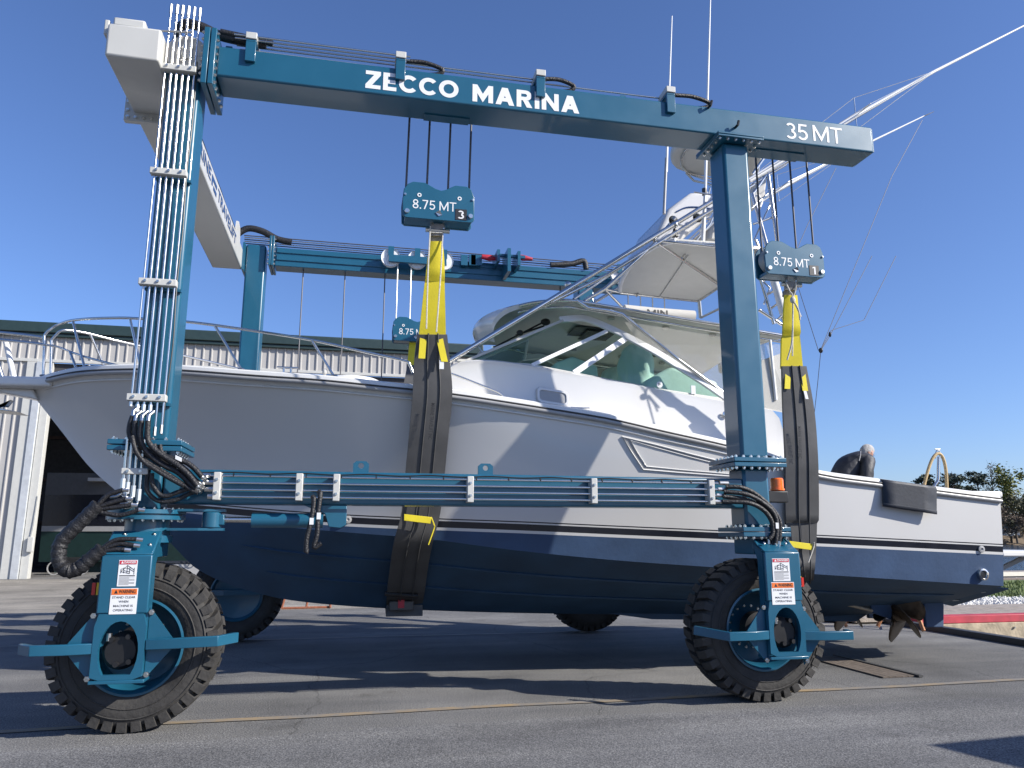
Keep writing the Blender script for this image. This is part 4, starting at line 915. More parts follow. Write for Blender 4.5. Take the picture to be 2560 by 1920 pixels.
# ---- warning signs
def sign(px0, px1, py0, py1, Y, kind):
    a, b = at(px0, py1, Y), at(px1, py0, Y); x0, x1, z0, z1 = a.x, b.x, a.z, b.z; w, h = x1 - x0, z1 - z0
    sg = obj(kind + '_sign', MB().box(x0, x1, Y - .004, Y - .0005, z0, z1), 'decal_white', HO)
    hb = h * (.16 if kind == 'danger' else .25)
    obj('header_band', MB().box(x0 + .006, x1 - .006, Y - .0065, Y - .0041, z1 - hb, z1 - .005), 'decal_red' if kind == 'danger' else 'decal_orange', sg)
    tm = 'decal_white' if kind == 'danger' else 'decal_black'
    lettering('lettering', 'DANGER' if kind == 'danger' else 'WARNING', tm, sg, (x0 + w * .29, Y - .0066, z1 - hb * .80), w * .63, hb * .58, .02, .001)
    obj('triangle', MB().prism([(x0 + w * .12, Y - .0068, z1 - hb * .82), (x0 + w * .26, Y - .0068, z1 - hb * .82), (x0 + w * .19, Y - .0068, z1 - hb * .22)], (0, .001, 0)), tm, sg)
    if kind == 'warning':
        for i, s in enumerate(('STAND CLEAR', 'WHEN', 'MACHINE IS', 'OPERATING')):
            f = {'STAND CLEAR': .86, 'WHEN': .36, 'MACHINE IS': .72, 'OPERATING': .72}[s]
            lettering('lettering', s, 'decal_black', sg, (x0 + w * (1 - f) / 2, Y - .0042, z1 - hb - h * (.145 + i * .165)), w * f, h * .088, .008, .001)
    else:
        dg = MB()
        def ln(*p): dg.tube([(x0 + w * u, Y - .0048, z0 + h * v) for u, v in p], .0022, 4)
        ln((.15, .56), (.48, .80), (.86, .62)); ln((.15, .66), (.48, .70), (.85, .56)); ln((.30, .50), (.30, .72)); ln((.62, .48), (.62, .74)); ln((.15, .50), (.15, .66)); ln((.48, .52), (.48, .80)); ln((.86, .45), (.86, .70)); ln((.30, .60), (.62, .55)); ln((.15, .56), (.62, .48))
        obj('hoist_drawing', dg, 'decal_black', sg)
        for i in range(9):
            obj('print_line', MB().box(x0 + w * .08, x0 + w * (.92 if i % 3 else .62), Y - .0050, Y - .0041, z0 + h * (.055 + i * .042), z0 + h * (.068 + i * .042) + (.004 if i == 8 else 0)), 'decal_black', sg)
sign(292, 345, 1400, 1466, 7.10, 'danger'); sign(272, 346, 1470, 1536, 7.10, 'warning')
sign(1933, 1972, 1396, 1453, 7.10, 'danger'); sign(1931, 1984, 1455, 1512, 7.10, 'warning')
# ---- far beam gear: sheaves, brackets, ropes
def far_sheave(px, py, r=.17):
    c = at(px, py, FY0 - .16)
    s = obj('sheave', MB().lathe([(.001, -.03), (r * .25, -.03), (r * .3, -.02), (r * .9, -.02), (r, -.035), (r, .035), (.001, .035)], c, 'Y', 28), 'decal_white', HO, smooth=35)
    bolt((c.x, c.y - .03, c.z), (0, -1, 0), s, BOLT_L); obj('sheave_guard', MB().box(c.x - .05, c.x + .05, c.y - .06, c.y - .04, c.z + .03, c.z + .2), T, s); return c
for px, py in ((977, 645), (1043, 650), (1110, 653), (1548, 688)): far_sheave(px, py)
c0, c1 = at(972, 640, FY0 - .2), at(1116, 652, FY0 - .2)
obj('sheave_rail', MB().box(c0.x, c1.x, FY0 - .235, FY0 - .20, c0.z - .10, c0.z + .02).box(c0.x, c1.x, FY0 - .26, FY0 - .2, c0.z - .115, c0.z - .101), T, HO)
for px in (993, 1027): a = at(px, 700, FY0 - .16).x; obj('hoist_rope', MB().tube([(a, FY0 - .16, at(px, 655, FY0 - .16).z), (a, FY0 - .16, 5.35)], .011, 6), 'bright_wire', HO)
for px in (757, 862, 962, 1400):
    a = at(px, 700, FY0 + .15).x; obj('hoist_rope', MB().tube([(a, FY0 + .15, BZ0 + DZ), (a, FY0 + .15, 2.2)], .012, 6), 'wire', HO)
c0 = at(1265, 660, FY0 - .1)
obj('rope_anchor', MB().box(c0.x - .05, c0.x + .01, FY0 - .5, FY0, BZ0 + DZ + .02, BZ1 + DZ + .12).box(c0.x - .22, c0.x - .17, FY0 - .4, FY0 + .1, BZ1 + DZ - .1, BZ1 + DZ + .12).box(c0.x + .16, c0.x + .21, FY0 - .4, FY0 + .1, BZ1 + DZ - .15, BZ1 + DZ + .12).box(c0.x - .22, c0.x + .32, FY0 - .3, FY0 - .24, BZ1 + DZ + .03, BZ1 + DZ + .08), T, HO)
for px in (1226, 1310):
    c = at(px, 645, FY0 - .15); obj('rope_socket', MB().tube([(c.x - .16, c.y, c.z + .01), (c.x - .02, c.y, c.z), (c.x + .16, c.y, c.z - .01)], [.045, .06, .03], 8), 'red_clamp', HO, smooth=50)
for i in range(5):
    obj('rope', MB().tube([(-2.0, FY0 + .03 * i, BZ1 + DZ + .17 - .025 * i), (5.8, FY0 + .03 * i, BZ1 + DZ + .14 - .035 * i)], .010, 6), 'bright_wire' if i % 2 else 'wire', HO)
for px, w in ((1190, .20), (1180, .12), (1160, .12)): c = at(px, 650, FY0 - .04); obj('rope_guide', MB().box(c.x - w / 2, c.x + w / 2, FY0 - .1, FY0 - .01, c.z - .12, c.z + .08), T, HO)
obj('hose_bundle', MB().tube(spline([(-2.15, FY0, 6.78), (-1.95, FY0, 6.93), (-1.7, FY0, 6.90), (-1.45, FY0, 6.78), (-1.2, FY0, 6.74)], 5), .06, 8), 'hose', HO, smooth=60)
c = at(1440, 660, FY0); obj('hose_bundle', MB().tube(spline([(c.x - .5, FY0, BZ1 + DZ + .05), (c.x - .1, FY0, BZ1 + DZ + .10), (c.x + .15, FY0, BZ1 + DZ + .18), (c.x + .2, FY0, BZ1 + DZ + .02)], 5), .055, 8), 'hose', HO, smooth=60)
obj('sill_beam', MB().box(-1.66, 4.06, FY0 + .02, FY1 - .02, 1.95, 2.26), T, HO, bevel=.02)
for x in (-1.80, 4.21): obj('yoke', MB().box(x - .19, x + .19, FY0 + .02, FY1 - .02, 1.5, 1.7).box(x - .19, x + .19, FY1 + .26, FY1 + .31, .5, 1.55).prism([(x - .19, FY1 - .02, 1.7), (x - .19, FY1 + .31, 1.52), (x - .19, FY1 + .31, 1.46), (x - .19, FY1 - .02, 1.5)], (.38, 0, 0)), T, HO, bevel=.01)
obj('bumper_bar', MB().bar([(-1.0, FY0 + .0, .78), (-1.9, FY0 - .02, .78), (-2.6, FY0 + .1, .78)], .05, .08), T, HO)

# ================================================================== HOOK BLOCKS AND SLINGS
def hook_block(px, py, Y, num, label, wd=.80, hg=.43):
    c = at(px, py, Y); hb = thing('hook_block', label, 'hook block', (c.x, Y, c.z - hg / 2), 'hook blocks of the hoist')
    out = [(-.49, .06), (-.5, .5), (-.485, .78), (-.43, .93), (-.36, 1.0), (-.20, 1.0), (-.12, .93), (-.05, .86), (.03, .82), (.10, .86), (.17, .94), (.23, 1.0), (.39, 1.0), (.455, .92), (.5, .70), (.5, .08), (.46, 0), (-.45, 0)]
    P = lambda y: [(c.x + u * wd, y, c.z - hg / 2 + v * hg) for u, v in out]
    pl = obj('side_plate', MB().prism(P(Y - .12), (0, .03, 0)), T, hb, bevel=.006)
    obj('side_plate', MB().prism(P(Y + .10), (0, .03, 0)), T, hb, bevel=.006)
    for s in (-.27, .27): obj('sheave', MB().lathe([(.001, -.06), (.165, -.06), (.14, 0), (.165, .06), (.001, .06)], (c.x + s * wd, Y + .005, c.z + .01), 'Y', 24), 'rail_grey', hb, smooth=35)
    obj('spacer', MB().box(c.x - wd * .46, c.x + wd * .46, Y - .085, Y + .095, c.z - hg / 2 + .005, c.z - hg / 2 + .05), T, hb, bevel=.006)
    for u in (-.27, .29): obj('grease_plug', MB().lathe([(.024, -.004), (.024, .0), (.012, .0), (.012, -.004)], (c.x + u * wd, Y - .121, c.z + hg * .14), 'Y', 14, closed=True), 'decal_white', pl)
    for u in (-.435, .445): obj('pin', MB().lathe([(.001, -.018), (.024, -.018), (.028, -.01), (.028, .01)], (c.x + u * wd, Y - .125, c.z - hg * .33), 'Y', 16), 'bolt', pl, smooth=40)
    for u in (-.465, .475): bolt((c.x + u * wd, Y - .12, c.z + hg * .13), (0, -1, 0), pl, BOLT_S)
    obj('lock_plate', MB().prism([(c.x - .035, Y - .13, c.z - hg * .31), (c.x + .01, Y - .15, c.z - hg * .26), (c.x + .04, Y - .13, c.z - hg * .36), (c.x - .0, Y - .13, c.z - hg * .40)], (0, .01, 0)), 'steel', pl)
    stencil('letter', '8.75', 'decal_white', pl, (c.x - wd * .36, Y - .12, c.z - hg * .235), wd * .31, hg * .25, .13, .14, .002)
    stencil('letter', 'MT', 'decal_white', pl, (c.x + wd * .01, Y - .12, c.z - hg * .235), wd * .235, hg * .25, .13, .12, .002)
    if num:
        nb = obj('number_plate', MB().box(c.x + wd * .235, c.x + wd * .395, Y - .125, Y - .1205, c.z - hg * .45, c.z - hg * .155), 'decal_black', hb)
        stencil('numeral', num, 'decal_white', nb, (c.x + wd * (.265 if num == '3' else .285), Y - .1255, c.z - hg * .42), wd * (.09 if num == '3' else .05), hg * .225, .17, .1, .001)
    for u in (-.06, .07): obj('shackle', MB().tube([(c.x + u * wd * 1.15, Y - .0, c.z - hg / 2 + .02), (c.x + u * wd * 1.3, Y, c.z - hg / 2 - .08)], .022, 8), 'steel', hb)
    obj('shackle_pin', MB().tube([(c.x - .13, Y, c.z - hg / 2 - .075), (c.x + .14, Y, c.z - hg / 2 - .075)], .026, 10), 'bolt', hb)
    return c
NB = 7.95
c3 = hook_block(1094, 516, NB, '3', 'teal hook block marked 3 above the forward yellow sling')
c1 = hook_block(1973, 656, NB, '1', 'teal hook block marked 1 above the aft yellow sling')
c4 = hook_block(1038, 828, FY0 - .16, None, 'teal hook block on the far side, half hidden by the forward sling')
c2 = hook_block(1850, 905, FY0 - .16, None, 'teal hook block on the far side hidden behind the right leg')
for c in (c3, c1):
    for u in (-.45, -.16, .14, .44): obj('hoist_rope', MB().tube([(c.x + u * .80, NB, c.z + .12), (c.x + u * .80 + (.02 if c is c3 else -.01), NB - .02, 6.50)], .0125, 7), 'wire', HO, smooth=60)
    ca = obj('rope_carriage', MB().box(c.x - .45, c.x + .45, NB - .2, NB + .06, 6.46, 6.56), T, HO)
    for s in (-.25, .25): obj('sheave', MB().lathe([(.001, -.04), (.17, -.04), (.15, 0), (.17, .04), (.001, .04)], (c.x + s, NB - .02, 6.53), 'Y', 22), 'decal_white', ca, smooth=35)
for u in (-.4, .1, .4): obj('hoist_rope', MB().tube([(c2.x + u * .7, c2.y, c2.z + .1), (c2.x + u * .7, c2.y, 6.5)], .011, 6), 'wire', HO)

def ribbon(name, rows, m, parent, th=.03, crown=.0, wr=.0, nx=8, seed=1):
    """strap: rows of (left point, right point); th = thickness towards the viewer side"""
    rnd = random.Random(seed); rows = [(Vector(a), Vector(b)) for a, b in rows]
    L = spline([a for a, b in rows], 5); Q = spline([b for a, b in rows], 5); mb = MB(); fr = []; bk = []
    for i in range(len(L)):
        t = (L[min(i + 1, len(L) - 1)] - L[max(0, i - 1)]).normalized(); u = (Q[i] - L[i]).normalized(); n = u.cross(t).normalized()
        if n.y > 0 and i < len(L) * .5: n = -n
        r1 = []; r2 = []
        for k in range(nx + 1):
            f = k / nx; p = L[i].lerp(Q[i], f)
            d = crown * math.sin(math.pi * f) + wr * (math.sin(f * 9 + i * .55 + seed) * .5 + math.sin(f * 4 - i * .9 + 2 * seed) * .5) * math.sin(math.pi * min(1, f * 3)) * math.sin(math.pi * min(1, (1 - f) * 3)) ** .5
            r1.append(p + n * (th + d)); r2.append(p)
        fr.append(r1 + r2[::-1])
    mb.grid(fr, closed=True)
    mb.f.append(tuple(range(2 * nx + 2))); mb.mi.append(0)
    return obj(name, mb, m, parent, smooth=50)
def sling(label, gry, yel, blk, yc, ties, cx, seed):
    sg = thing('sling', label, 'sling', (cx, 10.4, .5), 'slings of the hoist')
    row = lambda l: [(at(a, y, Y), at(b, y, Y)) for a, b, y, Y in l]
    ribbon('loop_end', row(gry), 'grey_web', sg, .03, .01, .004, 6, seed)
    ribbon('yellow_strap', row(yel), 'yellow_web', sg, .028, .012, .026, 14, seed)
    b = row(blk); w = .235
    # pass below the keel and up the far side
    xk = (b[-1][0].x + b[-1][1].x) / 2; zk = yc; sh_ = (c4.x if cx < 3 else c2.x) - xk
    far = [((xk - w, 10.4, zk - .0), (xk + w, 10.4, zk - .0)), ((xk - w, 11.8, zk + .62), (xk + w, 11.8, zk + .62)), ((xk - w, 12.25, zk + 1.25), (xk + w, 12.25, zk + 1.25)), ((xk + sh_ * .6 - w * .9, 12.5, 3.4), (xk + sh_ * .6 + w * .9, 12.5, 3.4)), ((xk + sh_ - .13, 12.85, 4.55), (xk + sh_ + .13, 12.85, 4.55))]
    ribbon('near_pad', b, 'black_web', sg, .035, .012, .020, 14, seed + 3)
    # seams: three raised lines along the pad
    Ls = [p for p, q in b]; Qs = [q for p, q in b]
    for f in (.36, .68):
        obj('seam', MB().tube(spline([a.lerp(c, f) + Vector((0, -.052, 0)) for a, c in zip(Ls, Qs)], 5), .009, 5), 'seam_dark', sg)
    ribbon('far_pad', [(b[-1][0], b[-1][1])] + [(Vector(a), Vector(c)) for a, c in far], 'black_web', sg, .03, 0, .004, 6, seed + 5)
    f2 = far[-1]; ribbon('far_strap', [f2, ((xk + sh_ - .10, 12.93, 4.98), (xk + sh_ + .10, 12.93, 4.98))], 'yellow_web', sg, .028, 0, .004, 6, seed + 7)
    for (x0, y0, x1, y1, Y) in ties:
        a, c = at(x0, y0, Y), at(x1, y1, Y); obj('tie_strip', MB().prism([a, a + Vector((.075, 0, 0)), c + Vector((.075, 0, 0)), c], (0, -.006, 0)), 'yellow_web', sg)
    return sg
s3 = sling('forward sling of yellow strap and black pad wrapped under the boat', [(1077, 1108, 562, 7.95), (1076, 1106, 590, 7.98), (1072, 1106, 614, 8.0)],
      [(1074, 1105, 604, 8.0), (1068, 1110, 650, 8.05), (1056, 1113, 760, 8.18), (1047, 1115, 842, 8.30)],
      [(1043, 1117, 836, 8.29), (1035, 1124, 905, 8.38), (1031, 1130, 987, 8.45), (1022, 1120, 1090, 8.58), (1013, 1111, 1184, 8.74), (1004, 1101, 1282, 8.88), (985, 1082, 1356, 9.0), (975, 1070, 1420, 9.42), (968, 1062, 1478, 9.85), (966, 1056, 1512, 10.3)], .66,
      [(1050, 842, 1046, 896, 8.27), (1090, 842, 1103, 904, 8.27)], .75, 2)
s1 = sling('aft sling of yellow strap and black pad beside the right leg', [(1959, 1991, 704, 7.95), (1960, 1990, 725, 7.98), (1958, 1990, 742, 8.0)],
      [(1959, 1990, 738, 8.0), (1955, 1999, 830, 8.12), (1953, 2008, 922, 8.24)],
      [(1952, 2012, 916, 8.23), (1955, 2032, 1026, 8.30), (1960, 2041, 1141, 8.36), (1960, 2043, 1230, 8.44), (1962, 2043, 1300, 8.50), (1975, 2040, 1380, 8.54), (1988, 2036, 1436, 8.62), (1996, 2030, 1475, 9.4), (2000, 2030, 1530, 10.3)], .46,
      [(1963, 924, 1961, 972, 8.21), (1998, 924, 2006, 977, 8.21)], 5.5, 5)
def cord(sg, pts, Y, r=.009): obj('cord', MB().tube(spline([at(x, y, Y) for x, y in pts], 5), r, 6), 'rope', sg, smooth=60)
cord(s3, [(1076, 566), (1074, 600), (1070, 680), (1066, 822)], 7.93); cord(s3, [(1108, 566), (1106, 600), (1102, 680), (1091, 830)], 7.95); cord(s3, [(1076, 581), (1106, 582)], 7.93)
cord(s1, [(1964, 706), (1974, 728), (1982, 748), (1980, 850), (1968, 900)], 7.92); cord(s1, [(1990, 706), (1988, 728), (1983, 748), (1982, 800), (1981, 890)], 7.92); cord(s1, [(1984, 752), (1996, 775), (2000, 800)], 7.92); cord(s1, [(1984, 752), (2003, 792)], 7.93)
q = at(1982, 750, 7.90); obj('knot', MB().ell(q, (.035, .03, .045), 10, 8), 'rope', s1, smooth=60)
for sg, (x0, x1, y, Y, ex, ey) in ((s3, (1010, 1078, 1285, 8.80, 1085, 1322)), (s1, (1972, 2030, 1352, 8.42, 2035, 1366))):
    a, b = at(x0, y, Y), at(x1, y + 8, Y)
    obj('yellow_band', MB().prism([a, b, b + Vector((0, 0, -.075)), a + Vector((0, 0, -.075))], (0, -.012, 0)), 'yellow_web', sg, bevel=.004)
    obj('band_tail', MB().tube(spline([b, at(ex, ey - 10, Y - .03), at(ex, ey, Y - .02), at(ex - 14, ey + 40, Y - .03)], 4), .008, 5), 'yellow_web' if sg is s3 else 'rope', sg)
a = at(972, 1488, 9.9); obj('end_roller', MB().tube([at(962, 1484, 9.9), at(1044, 1490, 9.9)], .03, 10), 'black_plastic', s3)
a, b = at(972, 1524, 10.25), at(1032, 1500, 10.25); obj('pad_block', MB().box(a.x, b.x, 10.1, 10.6, a.z - .0, b.z), 'black_web', s3, bevel=.01)
q = at(1003, 1510, 10.09); obj('pad_label', MB().box(q.x - .04, q.x + .04, 10.092, 10.098, q.z - .05, q.z + .05), 'red_clamp', s3)
q = at(1104, 912, 8.28); obj('care_label', MB().box(q.x - .025, q.x + .025, 8.27, 8.275, q.z - .05, q.z + .05), 'decal_white', s3)
q = at(2011, 988, 8.22); obj('care_label', MB().prism([(q.x - .02, 8.2, q.z + .05), (q.x + .02, 8.2, q.z + .05), (q.x + .04, 8.2, q.z - .05), (q.x, 8.2, q.z - .05)], (0, .004, 0)), 'decal_white', s1)
for sg, (x0, y0, x1, y1, Y0, Y1, n) in ((s3, (1078, 1008, 1070, 1098, 8.37, 8.47, 'sling_lettering')), (s1, (1994, 1066, 1996, 1146, 8.22, 8.28, 'sling_lettering'))):
    a, b = at(x0, y0, Y0), at(x1, y1, Y1)
    lettering(n, 'MARINE TRAVELIFT INC', 'decal_black', sg, a, (b - a).length, .045, .006, .002, b - a, (1, 0, 0))
# ================================================================== FISHING BOAT
YC = 10.4
BO = thing('fishing_boat', 'white sport fishing boat with blue bottom hanging in the slings', 'boat', (2.2, YC, .5))
bs = curve1d([-4.0, -3.85, -3.6, -3.2, -2.5, -1.8, -1, 0, 1.5, 4, 6, 8.45], [.015, .16, .40, .72, 1.09, 1.36, 1.57, 1.75, 1.88, 1.95, 1.93, 1.84])
zs = curve1d([-4.0, -3.65, -3.2, -2.5, -1.1, -.4, .2, 1.1, 1.8, 2.36, 2.96, 3.6, 4.48, 5.0, 5.3, 5.7, 6.6, 7.44, 8.45], [3.52, 3.55, 3.565, 3.545, 3.433, 3.385, 3.33, 3.25, 3.165, 3.092, 3.01, 2.885, 2.722, 2.61, 2.52, 2.40, 2.303, 2.219, 2.128])
zk = curve1d([-4.0, -3.58, -3.21, -2.84, -2.43, -2.12, -1.87, -1.32, -.65, .53, 2.18, 4.9, 6.5, 8.45], [3.44, 2.94, 2.5, 2.177, 1.808, 1.502, 1.265, 1.014, .847, .731, .643, .557, .485, .56])
zw = curve1d([-3.0, -2.3, -1.6, 0, 1, 1.85, 3.14, 4.6, 5.68, 8.45], [2.06, 1.98, 1.905, 1.775, 1.731, 1.70, 1.645, 1.585, 1.54, 1.42])   # lower white line
zc0 = curve1d([-3.0, -2.3, -1.6, 0, .86, 1.88, 3.14, 4.47, 5.62, 8.45], [2.03, 1.92, 1.84, 1.70, 1.63, 1.50, 1.375, 1.28, 1.20, 1.015])
bc = curve1d([-2.75, -2.4, -2, -1.5, -1, 0, 1.5, 3, 4.5, 6, 8.45], [.0, .12, .27, .46, .65, .98, 1.37, 1.60, 1.70, 1.74, 1.72])
pf = curve1d([-4, -2, 0, 2, 4.5, 8.4], [1.6, 1.7, 1.65, 1.4, .95, .70])
def B(x, z):
    """half breadth of the hull at station x and height z"""
    k, c, s = zk(x), zc0(x), zs(x)
    if z <= k: return 0.0
    cb = bc(x)
    if c <= k + .01: c, cb = k, 0.0
    if z < c: return cb * ((z - k) / (c - k)) ** .92
    t = max(0, min(1, (z - c) / (s - c))); return cb + (bs(x) - cb) * t ** pf(x)
XS = [-4.0 + .035 * i for i in range(12)] + [-3.55 + .075 * i for i in range(30)] + [-1.3 + .2 * i for i in range(49)]
XS = [x for x in XS if x < 8.40] + [8.42]
def levels(x):
    k, c, s, w = zk(x), zc0(x), zs(x), zw(x)
    lo = [k + (c - k) * f for f in (0, .2, .4, .6, .8, 1)] if c > k else [k] * 6
    st = [w - .004, w + .03, w + .105, w + .122, w + .136]
    z0 = max(st[-1], k); up = [z0 + (s - z0) * f for f in (.04, .1, .18, .28, .4, .52, .64, .76, .88, .95, 1)]
    return [max(z, k) for z in lo + st + up]
NLEV = len(levels(0)); MI = [1] * 5 + [1] + [0, 2, 0, 2] + [0] * (NLEV - 11)
hull = MB()
for sgn in (-1, 1):
    rows = []
    for x in XS:
        rows.append([(x - (.0), YC + sgn * B(x, z), z) for z in levels(x)])
    hull.grid(rows, lambda i, k: 3 if k < 5 else MI[k])
tr = [(XS[-1], YC - B(XS[-1], z), z) for z in levels(XS[-1])]; tr2 = [(x, 2 * YC - y, z) for x, y, z in tr]
hull.grid([tr, tr2], lambda i, k: 3 if k < 5 else MI[k])
hl = obj('hull', hull, ['gelcoat', 'antifoul', 'boot_black', 'antifoul_shade'], BO, smooth=28, merge=.0004)
# lifting strakes and chine edges on the bottom
for sgn in (-1, 1):
    for f, x0 in ((.36, -1.0), (.68, -1.3)):
        pts = []
        for i in range(40):
            x = x0 + (8.1 - x0) * i / 39 * (1 if f > .5 else .8); z = zk(x) + (zc0(x) - zk(x)) * f; pts.append((x, YC + sgn * (B(x, z) + .004), z - .004))
        obj('strake', MB().tube(pts, [.004] + [.022] * 38 + [.004], 4), 'antifoul_shade', hl)
# rub rail
for sgn in (-1, 1):
    pts = [(x, YC + sgn * (bs(x) + .012), zs(x) - .018) for x in XS]
    obj('rub_rail', MB().tube(pts, .030, 6), 'rail_grey', BO, smooth=70)
    obj('rail_insert', MB().tube([(x, YC + sgn * (bs(x) + .030), zs(x) + .012) for x in XS], .011, 5), 'seam_dark', BO, smooth=70)
    obj('hull_moulding', MB().tube([(x, YC + sgn * (B(x, zs(x) - .085) + .004), zs(x) - .085) for x in XS[6:] if x < 5.4], .016, 6), 'gelcoat', BO, smooth=70)
# deck with toe edge; open cockpit aft
CK0, CK1 = 5.85, 8.05
def deckz(x): return zs(x) + (.085 if x < 5.0 else .075)
dk = MB()
for sgn in (-1, 1):
    rows = []
    for x in XS:
        b = bs(x); zz = deckz(x); inn = max(0, b - .34)
        rows.append([(x, YC + sgn * (b + .012), zs(x) + .012), (x, YC + sgn * (b + .004), zz - .02), (x, YC + sgn * max(0, b - .03), zz), (x, YC + sgn * max(0, b - .09), zz + .004), (x, YC + sgn * inn, zz + .02)])
    dk.grid(rows)
obj('deck', dk, 'deck_white', BO, smooth=40, merge=.0004)
cr = MB(); rows = []
for x in [x for x in XS if x < 2.2]:
    inn = max(0.0, bs(x) - .34); zz = deckz(x) + .02; crn = .10 * min(1, inn / 1.2)
    rows.append([(x, YC + inn * f, zz + crn * (1 - f * f)) for f in [-1 + i / 6 for i in range(13)]])
cr.grid(rows); obj('foredeck', cr, 'deck_white', BO, smooth=40, merge=.0004)
for sgn in (-1, 1):   # cockpit liner
    rows = []
    for x in [x for x in XS if x >= 5.6]: b = bs(x) - .34; rows.append([(x, YC + sgn * b, deckz(x) + .02), (x, YC + sgn * (b + .02), deckz(x) - .06), (x, YC + sgn * (b + .08), 1.62)])
    obj('cockpit_liner', MB().grid(rows), 'deck_white', BO, smooth=40)
obj('cockpit_sole', MB().box(5.4, 8.38, YC - 1.55, YC + 1.55, 1.56, 1.62), 'deck_white', BO)
obj('transom_cap', MB().box(8.05, 8.52, YC - 1.80, YC + 1.80, deckz(8.3) - .05, deckz(8.3) + .03), 'deck_white', BO, bevel=.025, seg=3)
obj('transom_liner', MB().box(8.05, 8.10, YC - 1.5, YC + 1.5, 1.62, deckz(8.3) - .051), 'deck_white', BO)
# bow pulpit, roller and anchor
pb = at(78, 964, YC)
obj('pulpit', MB().prism([(pb.x + .35, YC - .34, pb.z + .06), (pb.x - .7, YC - .27, pb.z + .055), (pb.x - 1.3, YC - .24, pb.z + .05), (pb.x - 1.3, YC + .24, pb.z + .05), (pb.x - .7, YC + .27, pb.z + .055), (pb.x + .35, YC + .34, pb.z + .06)], (0, 0, -.12)), 'deck_white', BO, bevel=.03, seg=3)
obj('pulpit_brace', MB().prism([(pb.x + .06, YC - .10, pb.z - .06), (pb.x - 1.2, YC - .10, pb.z - .06), (pb.x - 1.1, YC - .10, pb.z - .13), (pb.x - .35, YC - .10, pb.z - .11), (pb.x + .12, YC - .10, pb.z - .19)], (0, .2, 0)), 'gelcoat', BO, bevel=.02)
an = MB().prism([at(-40, 1010, YC - .06), at(12, 1014, YC - .06), at(28, 998, YC - .06), at(18, 1008, YC - .06), at(-40, 1030, YC - .06)], (0, .1, 0))
an.prism([at(-40, 1012, YC - .16), at(48, 1030, YC - .05), at(-40, 1022, YC - .16)], (0, .35, .0))
obj('anchor', an, 'steel', BO, bevel=.008)
pz = at(18, 958, YC - .1); obj('pulpit_post', MB().tube([at(38, 958, YC - .1), at(14, 852, YC - .1)], .032, 10), 'decal_white', BO, smooth=60)
obj('pulpit_post', MB().tube([at(8, 952, YC + .1), at(-8, 905, YC + .1)], .03, 10), 'chrome', BO, smooth=60)
# ---- stainless bow rail
def hp(px, py, inset):
    Y = YC - 1.5
    for _ in range(60): q = at(px, py, Y); Y = .5 * Y + .5 * (YC - max(.12, bs(q.x) - inset))
    return at(px, py, Y)
def tube_part(name, pts, r, m='chrome', n=10, parent=None): return obj(name, MB().tube(pts, r, n), m, parent or BO, smooth=60)
def mirror(pts): return [Vector((p[0], 2 * YC - p[1], p[2])) for p in pts]
top = [hp(x, y, .16) for x, y in ((111, 838), (122, 826), (142, 813), (175, 802), (220, 797), (280, 795), (340, 796), (480, 806), (640, 828), (779, 850), (900, 877), (1010, 902), (1024, 912), (1032, 932))]
tsp = spline(top, 5); tube_part('bow_rail', tsp, .0175)
tube_part('bow_rail', mirror(tsp), .0175)
low = spline([hp(x, y, .18) for x, y in ((112, 862), (140, 866), (160, 873), (200, 888), (260, 905), (322, 920))], 4); tube_part('bow_rail', low, .014)
for (a, b) in (((108, 940), (111, 838)), ((212, 922), (182, 802)), ((352, 918), (325, 797)), ((603, 924), (537, 814)), ((835, 941), (779, 850)), ((192, 924), (175, 880))):
    s = [hp(*a, .14), hp(*b, .16)]; tube_part('stanchion', s, .0155); tube_part('stanchion', mirror(s), .0155)
    obj('stanchion_base', MB().lathe([(.045, 0), (.04, .012), (.02, .02), (.001, .02)], s[0], 'Z', 14), 'chrome', BO, smooth=60)
e0, e1 = hp(111, 843, .16), hp(112, 862, .18)
for p0, px in ((e0, ((105, 844), (60, 838), (0, 832), (-60, 826))), (e1, ((112, 862), (60, 856), (0, 850), (-60, 843)))):
    tube_part('pulpit_rail', spline([at(x, y, YC - .26) for x, y in px], 3), .015)
    tube_part('pulpit_rail', spline([at(x, y - 2, YC + .26) for x, y in px], 3), .015)
# deck hatch swelling, cleats
q = at(880, 948, 9.15); obj('deck_swell', MB().ell((q.x, 9.3, q.z - .02), (.36, .3, .085), 20, 10), 'deck_white', BO, smooth=60)
def cleat(c):
    mb = MB().tube([c + Vector((-.12, 0, .06)), c + Vector((-.05, 0, .055)), c + Vector((.05, 0, .055)), c + Vector((.12, 0, .06))], [.010, .014, .014, .010], 8)
    for s in (-.04, .04): mb.tube([c + Vector((s, 0, -.01)), c + Vector((s, 0, .05))], .012, 8)
    obj('cleat', mb, 'chrome', BO, smooth=60)
for px, py in ((718, 931), (1450, 1032)): q = hp(px, py, .2); cleat(q)
obj('shackle_lock', MB().ell(hp(812, 930, .1), (.03, .03, .04), 10, 8), 'canvas', BO)
